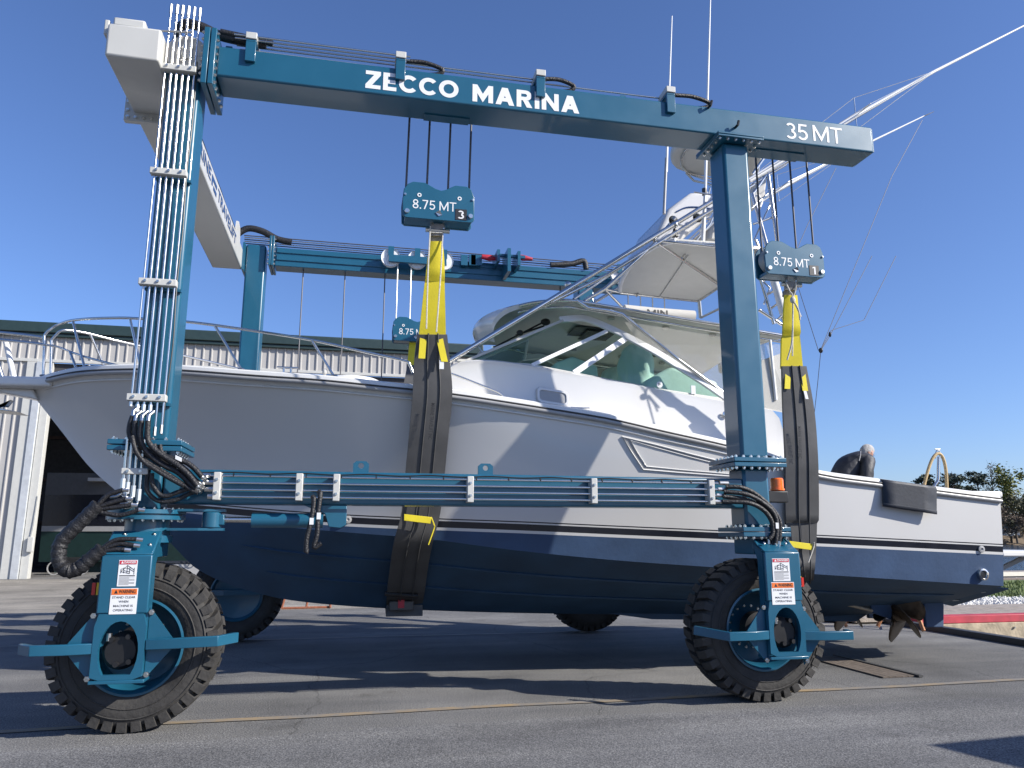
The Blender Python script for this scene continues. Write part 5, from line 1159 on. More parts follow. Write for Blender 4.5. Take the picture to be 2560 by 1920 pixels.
# ---- cabin trunk and coachroof side
sill = [(1092, 934), (1140, 907), (1181, 900), (1235, 901), (1330, 914), (1431, 933), (1491, 943), (1646, 973), (1814, 1003), (1930, 1024), (1990, 1035), (2030, 1052), (2044, 1090)]
SL = spline([at(x, y, 8.90) for i, (x, y) in enumerate(sill)], 4)
sx = [p.x for p in SL]; sz = [p.z for p in SL]
def sillz(x): return float(np.interp(x, sx, sz))
cab = []; X0, X1 = sx[0] - .25, 5.72
for i in range(56):
    x = X0 + (X1 - X0) * i / 55; base = deckz(x) + .0; zt = max(sillz(x) if x > sx[0] else deckz(x) + .02 + (sz[0] - deckz(sx[0]) - .02) * max(0, (x - X0) / .25), base + .02)
    if x > 5.42: zt = base + (sillz(5.42) - base) * max(.0, 1 - ((x - 5.42) / .30)) ** 1.6 + .01
    Y0 = YC - (bs(x) - .31); Y1 = YC - min(1.52, bs(x) - .37) + .10 * max(0, 1.3 - x)
    cab.append([(x, Y0, base - .03), (x, Y0 + (Y1 - Y0) * .12, base + (zt - base) * .10), (x, Y0 + (Y1 - Y0) * .75, base + (zt - base) * .86), (x, Y1 - .03, zt - .022), (x, Y1, zt), (x, Y1 + .09, zt + .004), (x, Y1 + .12, base - .05)])
cs = obj('cabin_side', MB().grid(cab), 'gelcoat', BO, smooth=38)
obj('cabin_side', MB().grid([[(x, 2 * YC - y, z) for x, y, z in r] for r in cab]), 'gelcoat', BO, smooth=38)
# coachroof in front of the windscreen
rf = []
for i in range(14):
    x = X0 + (1.75 - X0) * i / 13; zt = sillz(max(x, sx[0])) if x > sx[0] else deckz(x) + .03 + (sz[0] - deckz(x)) * max(0, (x - X0) / .25)
    y1 = min(1.52, bs(x) - .37) - .10 * max(0, 1.3 - x) - .05
    rf.append([(x, YC + y1 * f, zt + .10 * (1 - f * f) * min(1, (x - X0) / .5)) for f in [-1 + k / 5 for k in range(11)]])
obj('coachroof', MB().grid(rf), 'gelcoat', BO, smooth=40)
obj('helm_sole', MB().box(1.7, 5.75, YC - 1.5, YC + 1.5, 2.20, 2.26), 'deck_white', BO)
obj('companion_bulkhead', MB().box(1.72, 1.78, YC - 1.3, YC + 1.3, 2.26, 3.45), 'deck_white', BO)
obj('dashboard', MB().prism([(1.35, YC - 1.3, 3.62), (2.5, YC - 1.3, 3.70), (2.65, YC - 1.3, 3.3), (1.8, YC - 1.3, 3.0)], (0, 2.6, 0)), 'mint', BO, bevel=.04)
# port light
c = at(1382, 992, 8.80); pls = MB(); hw, hh = .165, .062
def rrect(hw, hh, r, n=5):
    o = []
    for (sx_, sz_, a0) in ((1, 1, 0), (-1, 1, 90), (-1, -1, 180), (1, -1, 270)):
        for k in range(n + 1): a = R(a0 + 90 * k / n); o.append((sx_ * (hw - r) + r * math.cos(a), sz_ * (hh - r) + r * math.sin(a)))
    return o
sl_ = (SL[20].z - SL[12].z) / (SL[20].x - SL[12].x)
def onside(u, v, off): return (c.x + u, 8.805 + v * .10 - off, c.z + v + u * sl_)
o1, o2, o3 = rrect(hw + .04, hh + .04, .06), rrect(hw + .005, hh + .005, .04), rrect(hw, hh, .035)
rows = [[onside(u, v, .0) for u, v in o1], [onside(u, v, .022) for u, v in rrect(hw + .03, hh + .03, .055)], [onside(u, v, .022) for u, v in o2], [onside(u, v, .004) for u, v in o3]]
po = obj('port_light', MB().grid(rows, closed=True), 'gelcoat', BO, smooth=30)
obj('pane', MB().add([onside(u, v, .010) for u, v in o3], [tuple(range(len(o3)))]), 'rail_grey', po)
# hand rail on the trunk side
tube_part('hand_rail', spline([at(x, y, 8.76) for x, y in ((1128, 934), (1160, 946), (1205, 964), (1240, 978), (1256, 988), (1262, 998))], 4), .014)
# badge
q = at(1814, 1036, 8.80); obj('fuel_cap', MB().lathe([(.045, 0), (.045, -.01), (.03, -.014), (.001, -.014)], q, 'Y', 18), 'chrome', BO, smooth=40)
# ---- windscreen: side panes, front panes, frame
GY = 8.92
def gp(px, py, lean): return at(px, py, GY + lean)
# corner points (lean = inboard tilt of the upper edge)
A0, A1 = gp(1166, 902, .02), gp(1408, 801, .34); B0, B1 = gp(1322, 912, .0), gp(1512, 826, .30)
C0, C1 = gp(1338, 915, .0), gp(1524, 829, .29); D0, D1 = gp(1427, 931, .0), gp(1556, 843, .26)
E0, E1 = gp(1443, 935, .0), gp(1570, 852, .25); F0, F1 = gp(1640, 972, .0), gp(1706, 922, .12); G0 = gp(1806, 999, .0)
ws = obj('windscreen_pane', MB().add([A0, B0, B1, A1], [(0, 1, 2, 3)]), 'glass_tint', BO)
obj('windscreen_pane', MB().add([C0, D0, D1, C1], [(0, 1, 2, 3)]), 'glass_tint', BO)
obj('windscreen_pane', MB().add([E0, F0, G0, F1, E1], [(0, 1, 2, 3, 4)]), 'glass_tint', BO)
for a in ([A0, B0, B1, A1], [C0, D0, D1, C1], [E0, F0, G0, F1, E1]): obj('windscreen_pane', MB().add(mirror(a), [tuple(range(len(a)))]), 'glass_tint', BO)
mA0, mA1 = mirror([A0, A1]); mid0, mid1 = (A0 + mA0) / 2 + Vector((-.30, 0, .04)), (A1 + mA1) / 2 + Vector((-.22, 0, .03))
obj('windscreen_pane', MB().add([A0, A1, mid1, mid0], [(0, 1, 2, 3)]), 'glass_tint', BO); obj('windscreen_pane', MB().add([mid0, mid1, mA1, mA0], [(0, 1, 2, 3)]), 'glass_tint', BO)
def framebar(pts, w, d, m='decal_white'):
    mb = MB(); pts = [Vector(p) for p in pts]; rows = []
    for i, p in enumerate(pts):
        t = (pts[min(i + 1, len(pts) - 1)] - pts[max(0, i - 1)]).normalized(); n = Vector((0, -1, .25)).normalized(); u = t.cross(n).normalized()
        rows.append([p + u * w / 2 + n * d, p - u * w / 2 + n * d, p - u * w / 2 - n * d, p + u * w / 2 - n * d])
    mb.grid(rows, closed=True); mb.f += [(0, 1, 2, 3), tuple(len(rows) * 4 - 4 + k for k in range(4))]; mb.mi += [0, 0]
    return obj('windscreen_frame', mb, m, BO, bevel=.006)
topf = spline([gp(x, y, l) for x, y, l in ((1400, 800, .36), (1425, 797, .36), (1462, 796, .35), (1512, 815, .31), (1560, 838, .27), (1599, 858, .22), (1652, 888, .17), (1700, 919, .12), (1760, 957, .05), (1816, 996, 0))], 4)
wf = curve1d([0, .3, 1], [1, 1, .5])
for side in (0, 1):
    f = (lambda l: mirror(l)) if side else (lambda l: l)
    framebar(f(topf), .09, .02); framebar(f([(B0 + C0) / 2, (B1 + C1) / 2]), .05, .014, 'decal_white'); framebar(f([(D0 + E0) / 2, (D1 + E1) / 2]), .078, .014, 'decal_white')
    framebar(f([A0 + Vector((-.12, 0, 0)), B0 + Vector((0, 0, -.005)), D0 + Vector((0, 0, -.01)), F0 + Vector((0, 0, -.01)), G0]), .04, .012, 'clamp_grey'); framebar(f([A0, A1]), .035, .014, 'clamp_grey')
framebar([mid0, mid1], .04, .02)
framebar([A1, mid1, mA1], .05, .02)
for (x0, y0, x1, y1) in ((1236, 868, 1365, 802), (1290, 838, 1360, 815)): obj('wiper', MB().tube([at(x0, y0, 9.75), at(x1, y1, 9.9)], .014, 6), 'black_plastic', BO)
q = at(1364, 805, 9.85); obj('wiper_motor', MB().ell(q, (.07, .05, .05), 10, 8), 'black_plastic', BO); q = at(1300, 832, 9.7); obj('wiper_motor', MB().ell(q, (.05, .04, .04), 10, 8), 'black_plastic', BO)
# interior: covered helm chairs, settee, sticker
def cover(cx, cy, cz, sx_, sy_, sz_, m, name, seed):
    rnd = random.Random(seed); mb = MB(); rows = []
    for i in range(13):
        ph = math.pi * i / 12; row = []
        for k in range(40):
            t = 2 * math.pi * k / 40; r = 1 + .11 * math.sin(3 * t + seed + i * .5) + .07 * math.sin(7 * t + i) + .05 * math.sin(11 * t - i * 1.3)
            fl = max(math.sin(ph), .0) ** .55 * (1.0 if i < 7 else 1.1)
            row.append((cx + sx_ * r * fl * math.cos(t), cy + sy_ * r * fl * math.sin(t), cz + sz_ * math.cos(ph)))
        rows.append(row)
    return obj(name, mb.grid(rows, closed=True), m, BO, smooth=70)
q = at(1592, 915, 9.7); cover(q.x, 9.7, q.z - .12, .24, .26, .42, 'mint', 'helm_chair_cover', 3)
cover(q.x + .15, 11.0, q.z - .15, .24, .26, .42, 'mint', 'helm_chair_cover', 5)
a, b = at(1610, 935, 9.3), at(1770, 965, 9.3); obj('settee', MB().prism([(a.x - .1, 9.2, 2.6), (b.x + .2, 9.2, 2.5), (b.x + .1, 9.2, b.z + .05), (a.x + .35, 9.2, a.z + .1), (a.x, 9.2, a.z - .1)], (0, .55, 0)), 'mint', BO, bevel=.05, seg=3)
q = at(1400, 930, 10.2); obj('helm_console', MB().prism([(q.x - .2, 9.7, 2.3), (q.x + .5, 9.7, 2.3), (q.x + .4, 9.7, q.z), (q.x + .05, 9.7, q.z + .12), (q.x - .2, 9.7, q.z + .02)], (0, 1.0, 0)), 'mint', BO, bevel=.03)
q = at(1648, 962, GY - .005); st = obj('sticker', MB().lathe([(.001, 0), (.042, 0), (.042, .003), (.001, .003)], (q.x, GY - .02, q.z), 'Y', 20), 'decal_white', BO)
lettering('lettering', 'P', 'decal_black', st, (q.x - .016, GY - .021, q.z - .014), .03, .03, .01, .001)
q = at(1732, 976, GY - .01); obj('door_latch', MB().box(q.x - .03, q.x + .03, GY - .03, GY - .012, q.z - .05, q.z + .06), 'decal_white', BO)
# ---- hardtop
ht = MB(); prof = [(1232, 846), (1228, 818), (1240, 792), (1270, 770), (1330, 753), (1400, 747), (1450, 750), (1600, 775), (1750, 800), (1830, 813), (1960, 835)]
near = [at(x, y, 9.2) for x, y in prof]
edge = spline([at(x, y, Yv) for (x, y), Yv in zip(prof, (10.0, 9.85, 9.7, 9.5, 9.3, 9.12, 9.05, 9.02, 9.02, 9.02, 9.02))], 4)
rows = []
for p in edge:
    f = abs(YC - p.y); r = []
    for k in range(13):
        u = -1 + k / 6; r.append((p.x - .16 * (1 - u * u) * (1 if p.x < 3.2 else 0), YC + f * u, p.z + .10 * (1 - u * u)))
    rows.append(r)
top_rows = rows; bot_rows = [[(x + .03, y, z - .055) for x, y, z in r] for r in rows]
ht.grid(top_rows); ht.grid(bot_rows, 1)
ht.grid([[r[0] for r in top_rows], [r[0] for r in bot_rows]]); ht.grid([[r[-1] for r in top_rows], [r[-1] for r in bot_rows]]); ht.grid([top_rows[0], bot_rows[0]]); ht.grid([top_rows[-1], bot_rows[-1]])
hto = obj('hardtop', ht, ['gelcoat', 'headliner'], BO, smooth=40)
for sgn in (-1, 1):
    pe = [Vector((p.x, YC + sgn * (YC - p.y + .015), p.z - .03)) for p in edge[14:]]; tube_part('hardtop_rail', pe, .022)
    tube_part('hardtop_rail', [p + Vector((0, -sgn * .07, -.07)) for p in pe], .018)
zt = edge[22].z
for x, w in ((3.1, .35), (3.3, .3), (4.4, .4)):
    obj('hatch', MB().box(x, x + .45, YC - .25 + (x - 3.1) * .5, YC + .25 + (x - 3.1) * .5, float(np.interp(x, [p.x for p in edge], [p.z for p in edge])) - .01, float(np.interp(x, [p.x for p in edge], [p.z for p in edge])) + .0), 'window_dark', hto)
for x in (3.4, 4.2, 4.9):
    for y in (9.5, 11.3): z = float(np.interp(x, [p.x for p in edge], [p.z for p in edge])) - .03; obj('down_light', MB().lathe([(.001, 0), (.05, 0), (.05, .03)], (x, y, z), 'Z', 14), 'chrome', hto)
# clear vinyl curtains round the helm
p1, p2 = at(1560, 800, 9.08), at(1950, 858, 9.08)
obj('vinyl_curtain', MB().add([p1 + Vector((0, 0, -.02)), p2 + Vector((0, 0, -.02)), at(1960, 1028, 8.99), at(1822, 1000, 8.99), at(1705, 925, 9.06), at(1600, 862, 9.12)], [(0, 1, 2, 3, 4, 5)]), 'vinyl_clear', BO)
obj('vinyl_curtain', MB().add(mirror([p1, p2, at(1960, 1028, 8.99), at(1822, 1000, 8.99), at(1705, 925, 9.06), at(1600, 862, 9.12)]), [(0, 1, 2, 3, 4, 5)]), 'vinyl_clear', BO)
obj('aft_curtain', MB().add([(5.5, 9.0, 2.5), (5.5, 11.8, 2.5), (5.45, 11.7, 4.25), (5.45, 9.1, 4.25)], [(0, 1, 2, 3)]), 'vinyl_clear', BO)
obj('far_side_curtain', MB().add([(1.0, 11.85, 3.3), (5.45, 11.85, 2.9), (5.45, 11.74, 4.40), (4.96, 11.74, 4.455), (3.65, 11.74, 4.585), (2.82, 11.74, 4.66), (1.95, 11.74, 4.60)], [(0, 1, 2, 3, 4, 5, 6)]), 'canvas', BO)
q0 = at(1935, 1000, 9.2); obj('canvas_side', MB().add([at(1905, 900, 9.06), at(1962, 880, 9.06), at(1975, 1035, 8.99), at(1890, 1018, 8.99)], [(0, 1, 2, 3)]), 'canvas', BO)
tube_part('curtain_post', [at(1925, 850, 9.04), at(1940, 1000, 8.99)], .02, 'decal_white')
# ---- tuna tower
NY = 9.10
def tw(px, r=.024, Y=NY, both=True, name='tower_pipe', m='chrome'):
    pts = [at(x, y, Yv[0] if Yv else Y) for x, y, *Yv in px]; tube_part(name, pts, r, m)
    if both: tube_part(name, mirror(pts), r, m)
tw([(1122, 903, 8.86), (1360, 760, 8.96), (1500, 675), (1785, 500), (1890, 440)], .034)
tw([(1360, 765, 9.0), (1512, 690), (1785, 522), (1885, 462)], .026)
tw([(1434, 748, 9.05), (1581, 648, 9.3)], .020, both=True); tw([(1461, 752, 9.05), (1512, 722, 9.1), (1640, 606)], .024)
tw([(1442, 752, 9.02), (1470, 770, 9.0), (1523, 777, 9.0), (1555, 785, 8.98), (1690, 895, 8.96), (1816, 988, 8.95)], .026)
for x, y in ((1360, 762), (1420, 712), (1687, 562)): q = at(x, y, NY); obj('pipe_joint', MB().ell(q, (.05, .045, .045), 12, 8), 'chrome', BO, smooth=60)
tw([(1919, 430, 9.4), (1945, 612, 9.2), (1962, 690)], .030, both=False); tw([(1881, 484, 9.4), (1917, 614, 9.2)], .030, both=False); tw([(1883, 484, 9.4), (1916, 437, 9.4)], .026, both=False); tw([(1879, 452, 9.4), (1971, 402, 9.4)], .024, both=False); tw([(1879, 462, 9.4), (1965, 412, 9.4)], .018, both=False); tw([(1881, 436, 9.4), (1912, 392, 9.4)], .022, both=False); tw([(1880, 494, 9.5), (1896, 488, 9.5), (1904, 505, 9.5), (1898, 522, 9.5)], .022, both=False, m='decal_white')
tw([(1889, 655), (1935, 810)], .024, both=False); tw([(1918, 655), (1958, 800)], .022, both=False); tw([(1898, 775), (1955, 812)], .024, both=False); tw([(1660, 598, 9.3), (1792, 512, 9.3)], .014, both=False); tw([(1700, 604, 10.9), (1792, 520, 10.9)], .016, both=False); tw([(1745, 604, 10.9), (1775, 470, 10.7)], .016, both=False); tw([(1880, 520, 9.3), (1935, 470, 9.5)], .016, both=False); tw([(1884, 560, 9.3), (1940, 540, 9.3)], .016, both=False); tw([(1886, 600, 9.3), (1930, 500, 9.4)], .014, both=False); tw([(1890, 600, 11.2), (1960, 780, 11.2)], .022, both=False); tw([(1905, 640, 11.2), (1890, 690, 11.0), (1930, 700, 10.6)], .016, both=False); tw([(1888, 628, 9.15), (1958, 638, 9.15)], .028, both=False)
tw([(1738, 602, 9.6), (1792, 548, 9.6)], .016, both=False); tw([(1722, 600, 9.8), (1792, 534, 9.8)], .014, both=False); tw([(1752, 548, 9.6), (1792, 546, 9.6)], .016, both=False); tw([(1762, 560, 9.3), (1768, 480, 9.3)], .014, both=False); tw([(1880, 640), (1895, 690), (1925, 720), (1910, 760)], .014)
for k in range(5): f = k / 4; tw([(1893 + 42 * f, 668 + 140 * f), (1922 + 32 * f, 662 + 128 * f)], .016, both=False)
tw([(1932, 690, 9.0), (1959, 784, 9.0)], .055, m='decal_white', both=False, name='outrigger_holder')
tw([(1705, 645, 9.5), (1775, 560, 9.5), (1800, 500, 9.5)], .016); tw([(1720, 610, 9.6), (1800, 540, 9.6)], .014); tw([(1735, 480), (1800, 490)], .012)
# sun roof of the tower, seen from below, with a rounded front
zp = at(1690, 605, 9.1).z
RF = [(1690, 604), (1800, 612), (1900, 623), (1935, 640), (1880, 668), (1800, 715), (1745, 752), (1650, 742), (1550, 731), (1551, 715), (1556, 700), (1572, 672), (1600, 642), (1640, 618)]
rp = [atz(x, y, zp) for x, y in RF]
ro = obj('tower_roof', MB().prism(rp, (0, 0, .05)), 'headliner', BO, bevel=.02)
tube_part('roof_rail', [p + Vector((0, 0, -.005)) for p in rp[6:9]], .024); tube_part('roof_rail', [p + Vector((0, 0, .02)) for p in rp[8:] + rp[:1]], .036, 'decal_white'); tube_part('roof_rail', [p + Vector((0, 0, -.005)) for p in rp[:4]], .024); tube_part('roof_rail', [p + Vector((0, 0, -.01)) for p in rp[3:7]], .022)
tube_part('roof_rail', [atz(1635, 601, zp + .01), atz(1690, 606, zp - .03), atz(1800, 618, zp - .03), atz(1955, 640, zp - .03)], .02)
tube_part('tower_pipe', [atz(1635, 601, zp), atz(1797, 711, zp - .02)], .022); tube_part('tower_pipe', [atz(1720, 640, zp - .02), atz(1650, 742, zp - .02)], .010, 'headliner')
for x in (1570, 1601, 1631, 1661): tube_part('tower_pipe', [at(x, 734 + (x - 1550) * .11, 11.4), at(x + 1, 772 + (x - 1570) * .12, 11.5)], .011)
tube_part('tower_pipe', [at(1748, 752, 11.45), at(1752, 795, 11.5)], .034); tube_part('tower_pipe', [at(1752, 794, 11.5), at(1802, 770, 11.0)], .020); tube_part('tower_pipe', [at(1511, 722, 11.3), at(1550, 731, 11.35)], .02); tube_part('tower_pipe', [at(1511, 722, 11.3), at(1556, 768, 11.5)], .022)
# upper helm pod and top
def loft(name, secs, m, parent=None):
    """secs: (px, py_bottom, py_top, Y, half width)"""
    rows = []
    for (x, y0, y1, Y, hw) in secs:
        a, b = at(x, y0, Y), at(x, y1, Y); h = (b.z - a.z); r = []
        for k in range(18):
            t = 2 * math.pi * k / 18; cx, sy = math.cos(t), math.sin(t)
            r.append((a.x, Y + hw * math.copysign(abs(cx) ** .6, cx), a.z + h / 2 + h / 2 * math.copysign(abs(sy) ** .6, sy)))
        rows.append(r)
    mb = MB().grid(rows, closed=True); n = len(rows); mb.f += [tuple(range(18)), tuple((n - 1) * 18 + k for k in range(18))]; mb.mi += [0, 0]
    return obj(name, mb, m, parent or BO, smooth=55)
def shell(name, poly, Y0, Y1, m, bev=.05): return obj(name, MB().prism([at(x, y, Y0) for x, y in poly], (0, Y1 - Y0, 0)), m, BO, bevel=bev, seg=4)
pod = shell('helm_pod', [(1630, 612), (1660, 545), (1672, 520), (1700, 500), (1728, 480), (1760, 478), (1790, 490), (1792, 520), (1780, 538), (1750, 560), (1708, 598), (1700, 606)], 9.75, 11.05, 'gelcoat', .06)
obj('pod_stripe', MB().tube(spline([at(x, y, 9.745) for x, y in ((1690, 530), (1715, 519), (1745, 518), (1778, 522))], 4), .012, 5), 'decal_blue', pod)
for (x, y) in ((1682, 552), (1742, 546)):
    q = at(x, y, 9.3); obj('horn', MB().lathe([(.07, -.02), (.045, .03), (.02, .09), (.012, .25)], q, 'Y', 14), 'chrome', BO, smooth=60); obj('horn', MB().tube([q + Vector((0, .05, 0)), q + Vector((.20, .10, -.02))], .016, 8), 'chrome', BO)
q = at(1687, 582, 9.2); obj('deck_light', MB().lathe([(.02, .06), (.03, .02), (.045, 0), (.045, -.06), (.03, -.065), (.001, -.065)], q, 'Z', 12), 'black_plastic', BO)
zt_ = at(1750, 443, 11.0).z; tp_ = [atz(x, y, zt_) for x, y in ((1676, 400), (1678, 388), (1684, 376), (1700, 363), (1740, 350), (1900, 372), (1905, 400), (1895, 450), (1790, 446), (1720, 436), (1690, 424), (1679, 412))]
obj('tower_top', MB().prism(tp_, (0, 0, .14)), ['headliner'], BO, bevel=.05, seg=3)
tube_part('top_rail', [atz(x, y, zt_ - .03) for x, y in ((1800, 452), (1740, 438), (1718, 432), (1704, 415), (1703, 396), (1712, 378), (1730, 364))], .016); tube_part('top_rail', [atz(1715, 432, zt_ - .04), at(1735, 452, 10.8), at(1770, 460, 10.6), at(1800, 472, 10.4)], .018)
tube_part('top_rail', [atz(1724, 436, zt_ - .03), at(1800, 462, 10.5)], .012)
shell('chair_pod', [(1880, 480), (1905, 440), (1918, 445), (1912, 500), (1890, 520)], 9.9, 10.9, 'canvas', .03); shell('seat_pod', [(1765, 600), (1775, 560), (1800, 545), (1840, 548), (1840, 605)], 9.8, 11.0, 'canvas', .04)
# antennas
tube_part('antenna', [at(1660, 535, 9.6), at(1666, 395, 9.6)], .022, 'rail_grey'); tube_part('antenna', [at(1666, 430, 9.6), at(1668, 365, 9.6), at(1680, 40, 9.6)], [.02, .018, .008], 'decal_white')
tube_part('antenna', [at(1757, 606, 9.2), at(1763, 480, 9.2), at(1768, 270, 9.2), at(1777, -40, 9.2)], [.030, .022, .018, .008], 'decal_white'); q = at(1761, 480, 9.2); obj('antenna_clamp', MB().tube([q + Vector((0, 0, -.05)), q + Vector((0, 0, .05))], .035, 8), 'black_plastic', BO)
# outriggers with spreaders and stays
def rig(base, cross, tip, mid, Y, far):
    p0, c, m_, t = at(*base, Y), at(*cross, Y), at(*mid, Y), at(*tip, Y)
    og = obj('outrigger', MB().tube([p0, c, m_, t], [.036, .034, .024, .012], 10), 'decal_white', BO, smooth=60)
    up = Vector((0, 0, 1)); s = .34
    ends = [c + Vector((0, 0, .30)), c + Vector((0, .34, 0)), c + Vector((0, -.34, 0)), c + Vector((0, 0, -.22))]
    for e in ends:
        obj('spreader', MB().tube([c, e], .008, 6), 'steel', og); obj('stay', MB().tube([p0 + (e - c) * .1, e, m_], .0045, 5), 'bright_wire', og)
    return og
rig((1872, 452), (2139, 290), (2600, 44), (2337, 178), 9.0, False); rig((1905, 500), (1945, 475), (2310, 290), (2120, 382), 11.6, True)
tube_part('outrigger_tip', [at(2306, 292, 11.6), at(2335, 279, 11.6)], [.012, .004], 'black_plastic')
for (pts, Y) in (([(2306, 300), (2230, 440), (2053, 872)], 9.2), ([(2240, 640), (2160, 800), (2078, 826), (2053, 872)], 9.2), ([(1990, 700), (2046, 876)], 9.2), ([(2052, 878), (2044, 960), (2035, 1042)], 9.2), ([(2090, 420), (2020, 560), (1985, 640)], 9.2), ([(2180, 640), (2075, 840), (2052, 876)], 9.2)):
    tube_part('halyard', [at(x, y, Y) for x, y in pts], .0045, 'wire', 5)
q = at(2052, 876, 9.2); obj('halyard_ring', MB().ell(q, (.03, .03, .04), 8, 6), 'black_plastic', BO)
q = at(2075, 836, 9.2); obj('halyard_ring', MB().ell(q, (.02, .02, .04), 8, 6), 'black_plastic', BO)
# banner stowed on the hardtop
bn = obj('rolled_banner', MB().tube([at(1560, 775, 9.4), at(1640, 783, 9.4), at(1735, 790, 9.4)], .075, 14), 'canvas', BO, smooth=60)
a = at(1618, 787, 9.31); stencil('lettering', 'MIN', 'decal_black', bn, (a.x, 9.31, a.z - .02), .30, .10, .2, .14, .002)
# ---- side boarding panel outline on the topsides
def on_hull(px, py, off):
    Y = YC - 1.8
    for _ in range(40): q = at(px, py, Y); Y = .4 * Y + .6 * (YC - B(q.x, q.z) - off)
    return at(px, py, Y)
vp = [(1556, 1092), (1640, 1112), (1730, 1136), (1835, 1162), (1900, 1180), (1900, 1197), (1825, 1191), (1700, 1182), (1608, 1174), (1580, 1132)]
inn = [(1576, 1101), (1642, 1120), (1730, 1144), (1830, 1169), (1894, 1185), (1894, 1192), (1825, 1185), (1705, 1175), (1616, 1166), (1594, 1132)]
o_ = [on_hull(x, y, .004) for x, y in vp]; i_ = [on_hull(x, y, .004) for x, y in inn]
# recessed groove: dark floor below a proud lip
obj('vent_groove', MB().grid([o_ + [o_[0]], i_ + [i_[0]]]), 'rail_grey', BO)
obj('vent_lip', MB().tube([on_hull(x, y, .008) for x, y in vp], .010, 5, closed=True), 'gelcoat', BO, smooth=60); obj('vent_lip', MB().tube([on_hull(x, y, .006) for x, y in inn], .007, 5, closed=True), 'gelcoat', BO, smooth=60)
# ---- stern gear
q = on_hull(2454, 1436, .0); ex = obj('exhaust', MB().lathe([(.075, .02), (.075, -.04), (.055, -.045), (.05, -.03), (.001, -.03)], q, 'Y', 20), 'chrome', BO, smooth=30)
for (x, y) in ((2452, 1373), (870, 1299)): q = on_hull(x, y, .0); obj('through_hull', MB().lathe([(.045, .01), (.045, -.02), (.02, -.025), (.001, -.005)], q, 'Y', 16), 'rail_grey', BO, smooth=30)
for sgn in (-1, 1):
    y = YC + sgn * .62; zb = 1.0
    p0, p1 = at(2030, 1490, YC - .62), at(2196, 1530, YC - .62); hub = at(2246, 1541, YC - .62)
    if sgn > 0: p0, p1, hub = mirror([p0, p1, hub])
    obj('propeller_shaft', MB().tube([p0 - (p1 - p0) * .4, p1, hub], .025, 10), 'shaft_tan', BO, smooth=60)
    ax = (hub - p0).normalized(); pr = obj('propeller', MB().tube([hub - ax * .13, hub - ax * .06, hub + ax * .08, hub + ax * .16], [.06, .075, .06, .02], 14), 'bronze', BO, smooth=40)
    u = ax.cross(Vector((0, 1, 0))).normalized(); v = ax.cross(u)
    for k in range(4):
        a0 = k * math.pi / 2 + .25; mb = MB(); rows = []
        for i in range(10):
            f_ = i / 9; r = .05 + .33 * f_; wd = .56 * (math.sin(math.pi * min(1, .18 + f_ * .66)) ** .8) * (1 if f_ < .7 else max(.04, 1 - ((f_ - .7) / .3) ** 2) ** .5); row = []
            for j in range(7):
                s = (j / 6 - .5) * 2; an = a0 + s * wd / 2 / max(.14, r) * .70 + f_ * .1
                row.append(hub + (u * math.cos(an) + v * math.sin(an)) * r + ax * (s * wd * .42 + .02))
            rows.append(row)
        mb.grid(rows); b_ = obj('blade', mb, 'bronze', pr, smooth=60); sm = b_.modifiers.new('solid', 'SOLIDIFY'); sm.thickness = .014
    s0 = [at(2165, 1470, YC - .62), at(2216, 1470, YC - .62), at(2240, 1530, YC - .62), at(2236, 1552, YC - .62), at(2180, 1532, YC - .62)]
    if sgn > 0: s0 = mirror(s0)
    obj('shaft_strut', MB().prism([p + Vector((0, -.025, 0)) for p in s0], (0, .05, 0)), 'antifoul', BO, bevel=.012)
    r0 = [at(2304, 1478, YC - .62), at(2357, 1490, YC - .62), at(2356, 1568, YC - .62), at(2312, 1568, YC - .62)]
    if sgn > 0: r0 = mirror(r0)
    obj('rudder', MB().prism([p + Vector((0, -.03, 0)) for p in r0], (0, .06, 0)), 'antifoul', BO, bevel=.015)
t0 = [Vector((8.40, YC - 1.30, 1.02)), Vector((8.40, YC - .35, .74)), Vector((8.82, YC - .35, .66)), Vector((8.90, YC - 1.30, .96))]
for sgn in (-1, 1):
    tp = t0 if sgn < 0 else mirror(t0); tt = obj('trim_tab', MB().prism(tp, (0, 0, -.02)), 'antifoul_shade', BO)
    for f in (.25, .75): c = (tp[0].lerp(tp[1], f) + tp[3].lerp(tp[2], f)) / 2 + Vector((0, 0, -.022)); obj('anode', MB().ell(c, (.10, .08, .012), 14, 6), 'galv', tt, smooth=60)
# swim platform with struts
zp = at(2495, 1384, 8.7).z; sp = obj('swim_platform', MB().box(8.47, 9.6, YC - 1.72, YC + 1.72, zp - .045, zp + .03), 'deck_white', BO, bevel=.02)
for y in (YC - 1.4, YC - .4, YC + .4, YC + 1.4): obj('platform_strut', MB().bar([(8.44, y, 1.12), (9.15, y, zp - .05)], .05, .05), 'rail_grey', BO)
obj('keel_skeg', MB().prism([(3.5, YC - .04, .62), (7.6, YC - .04, .52), (7.4, YC - .04, .42), (4.2, YC - .04, .52)], (0, .08, 0)), 'antifoul_shade', BO)

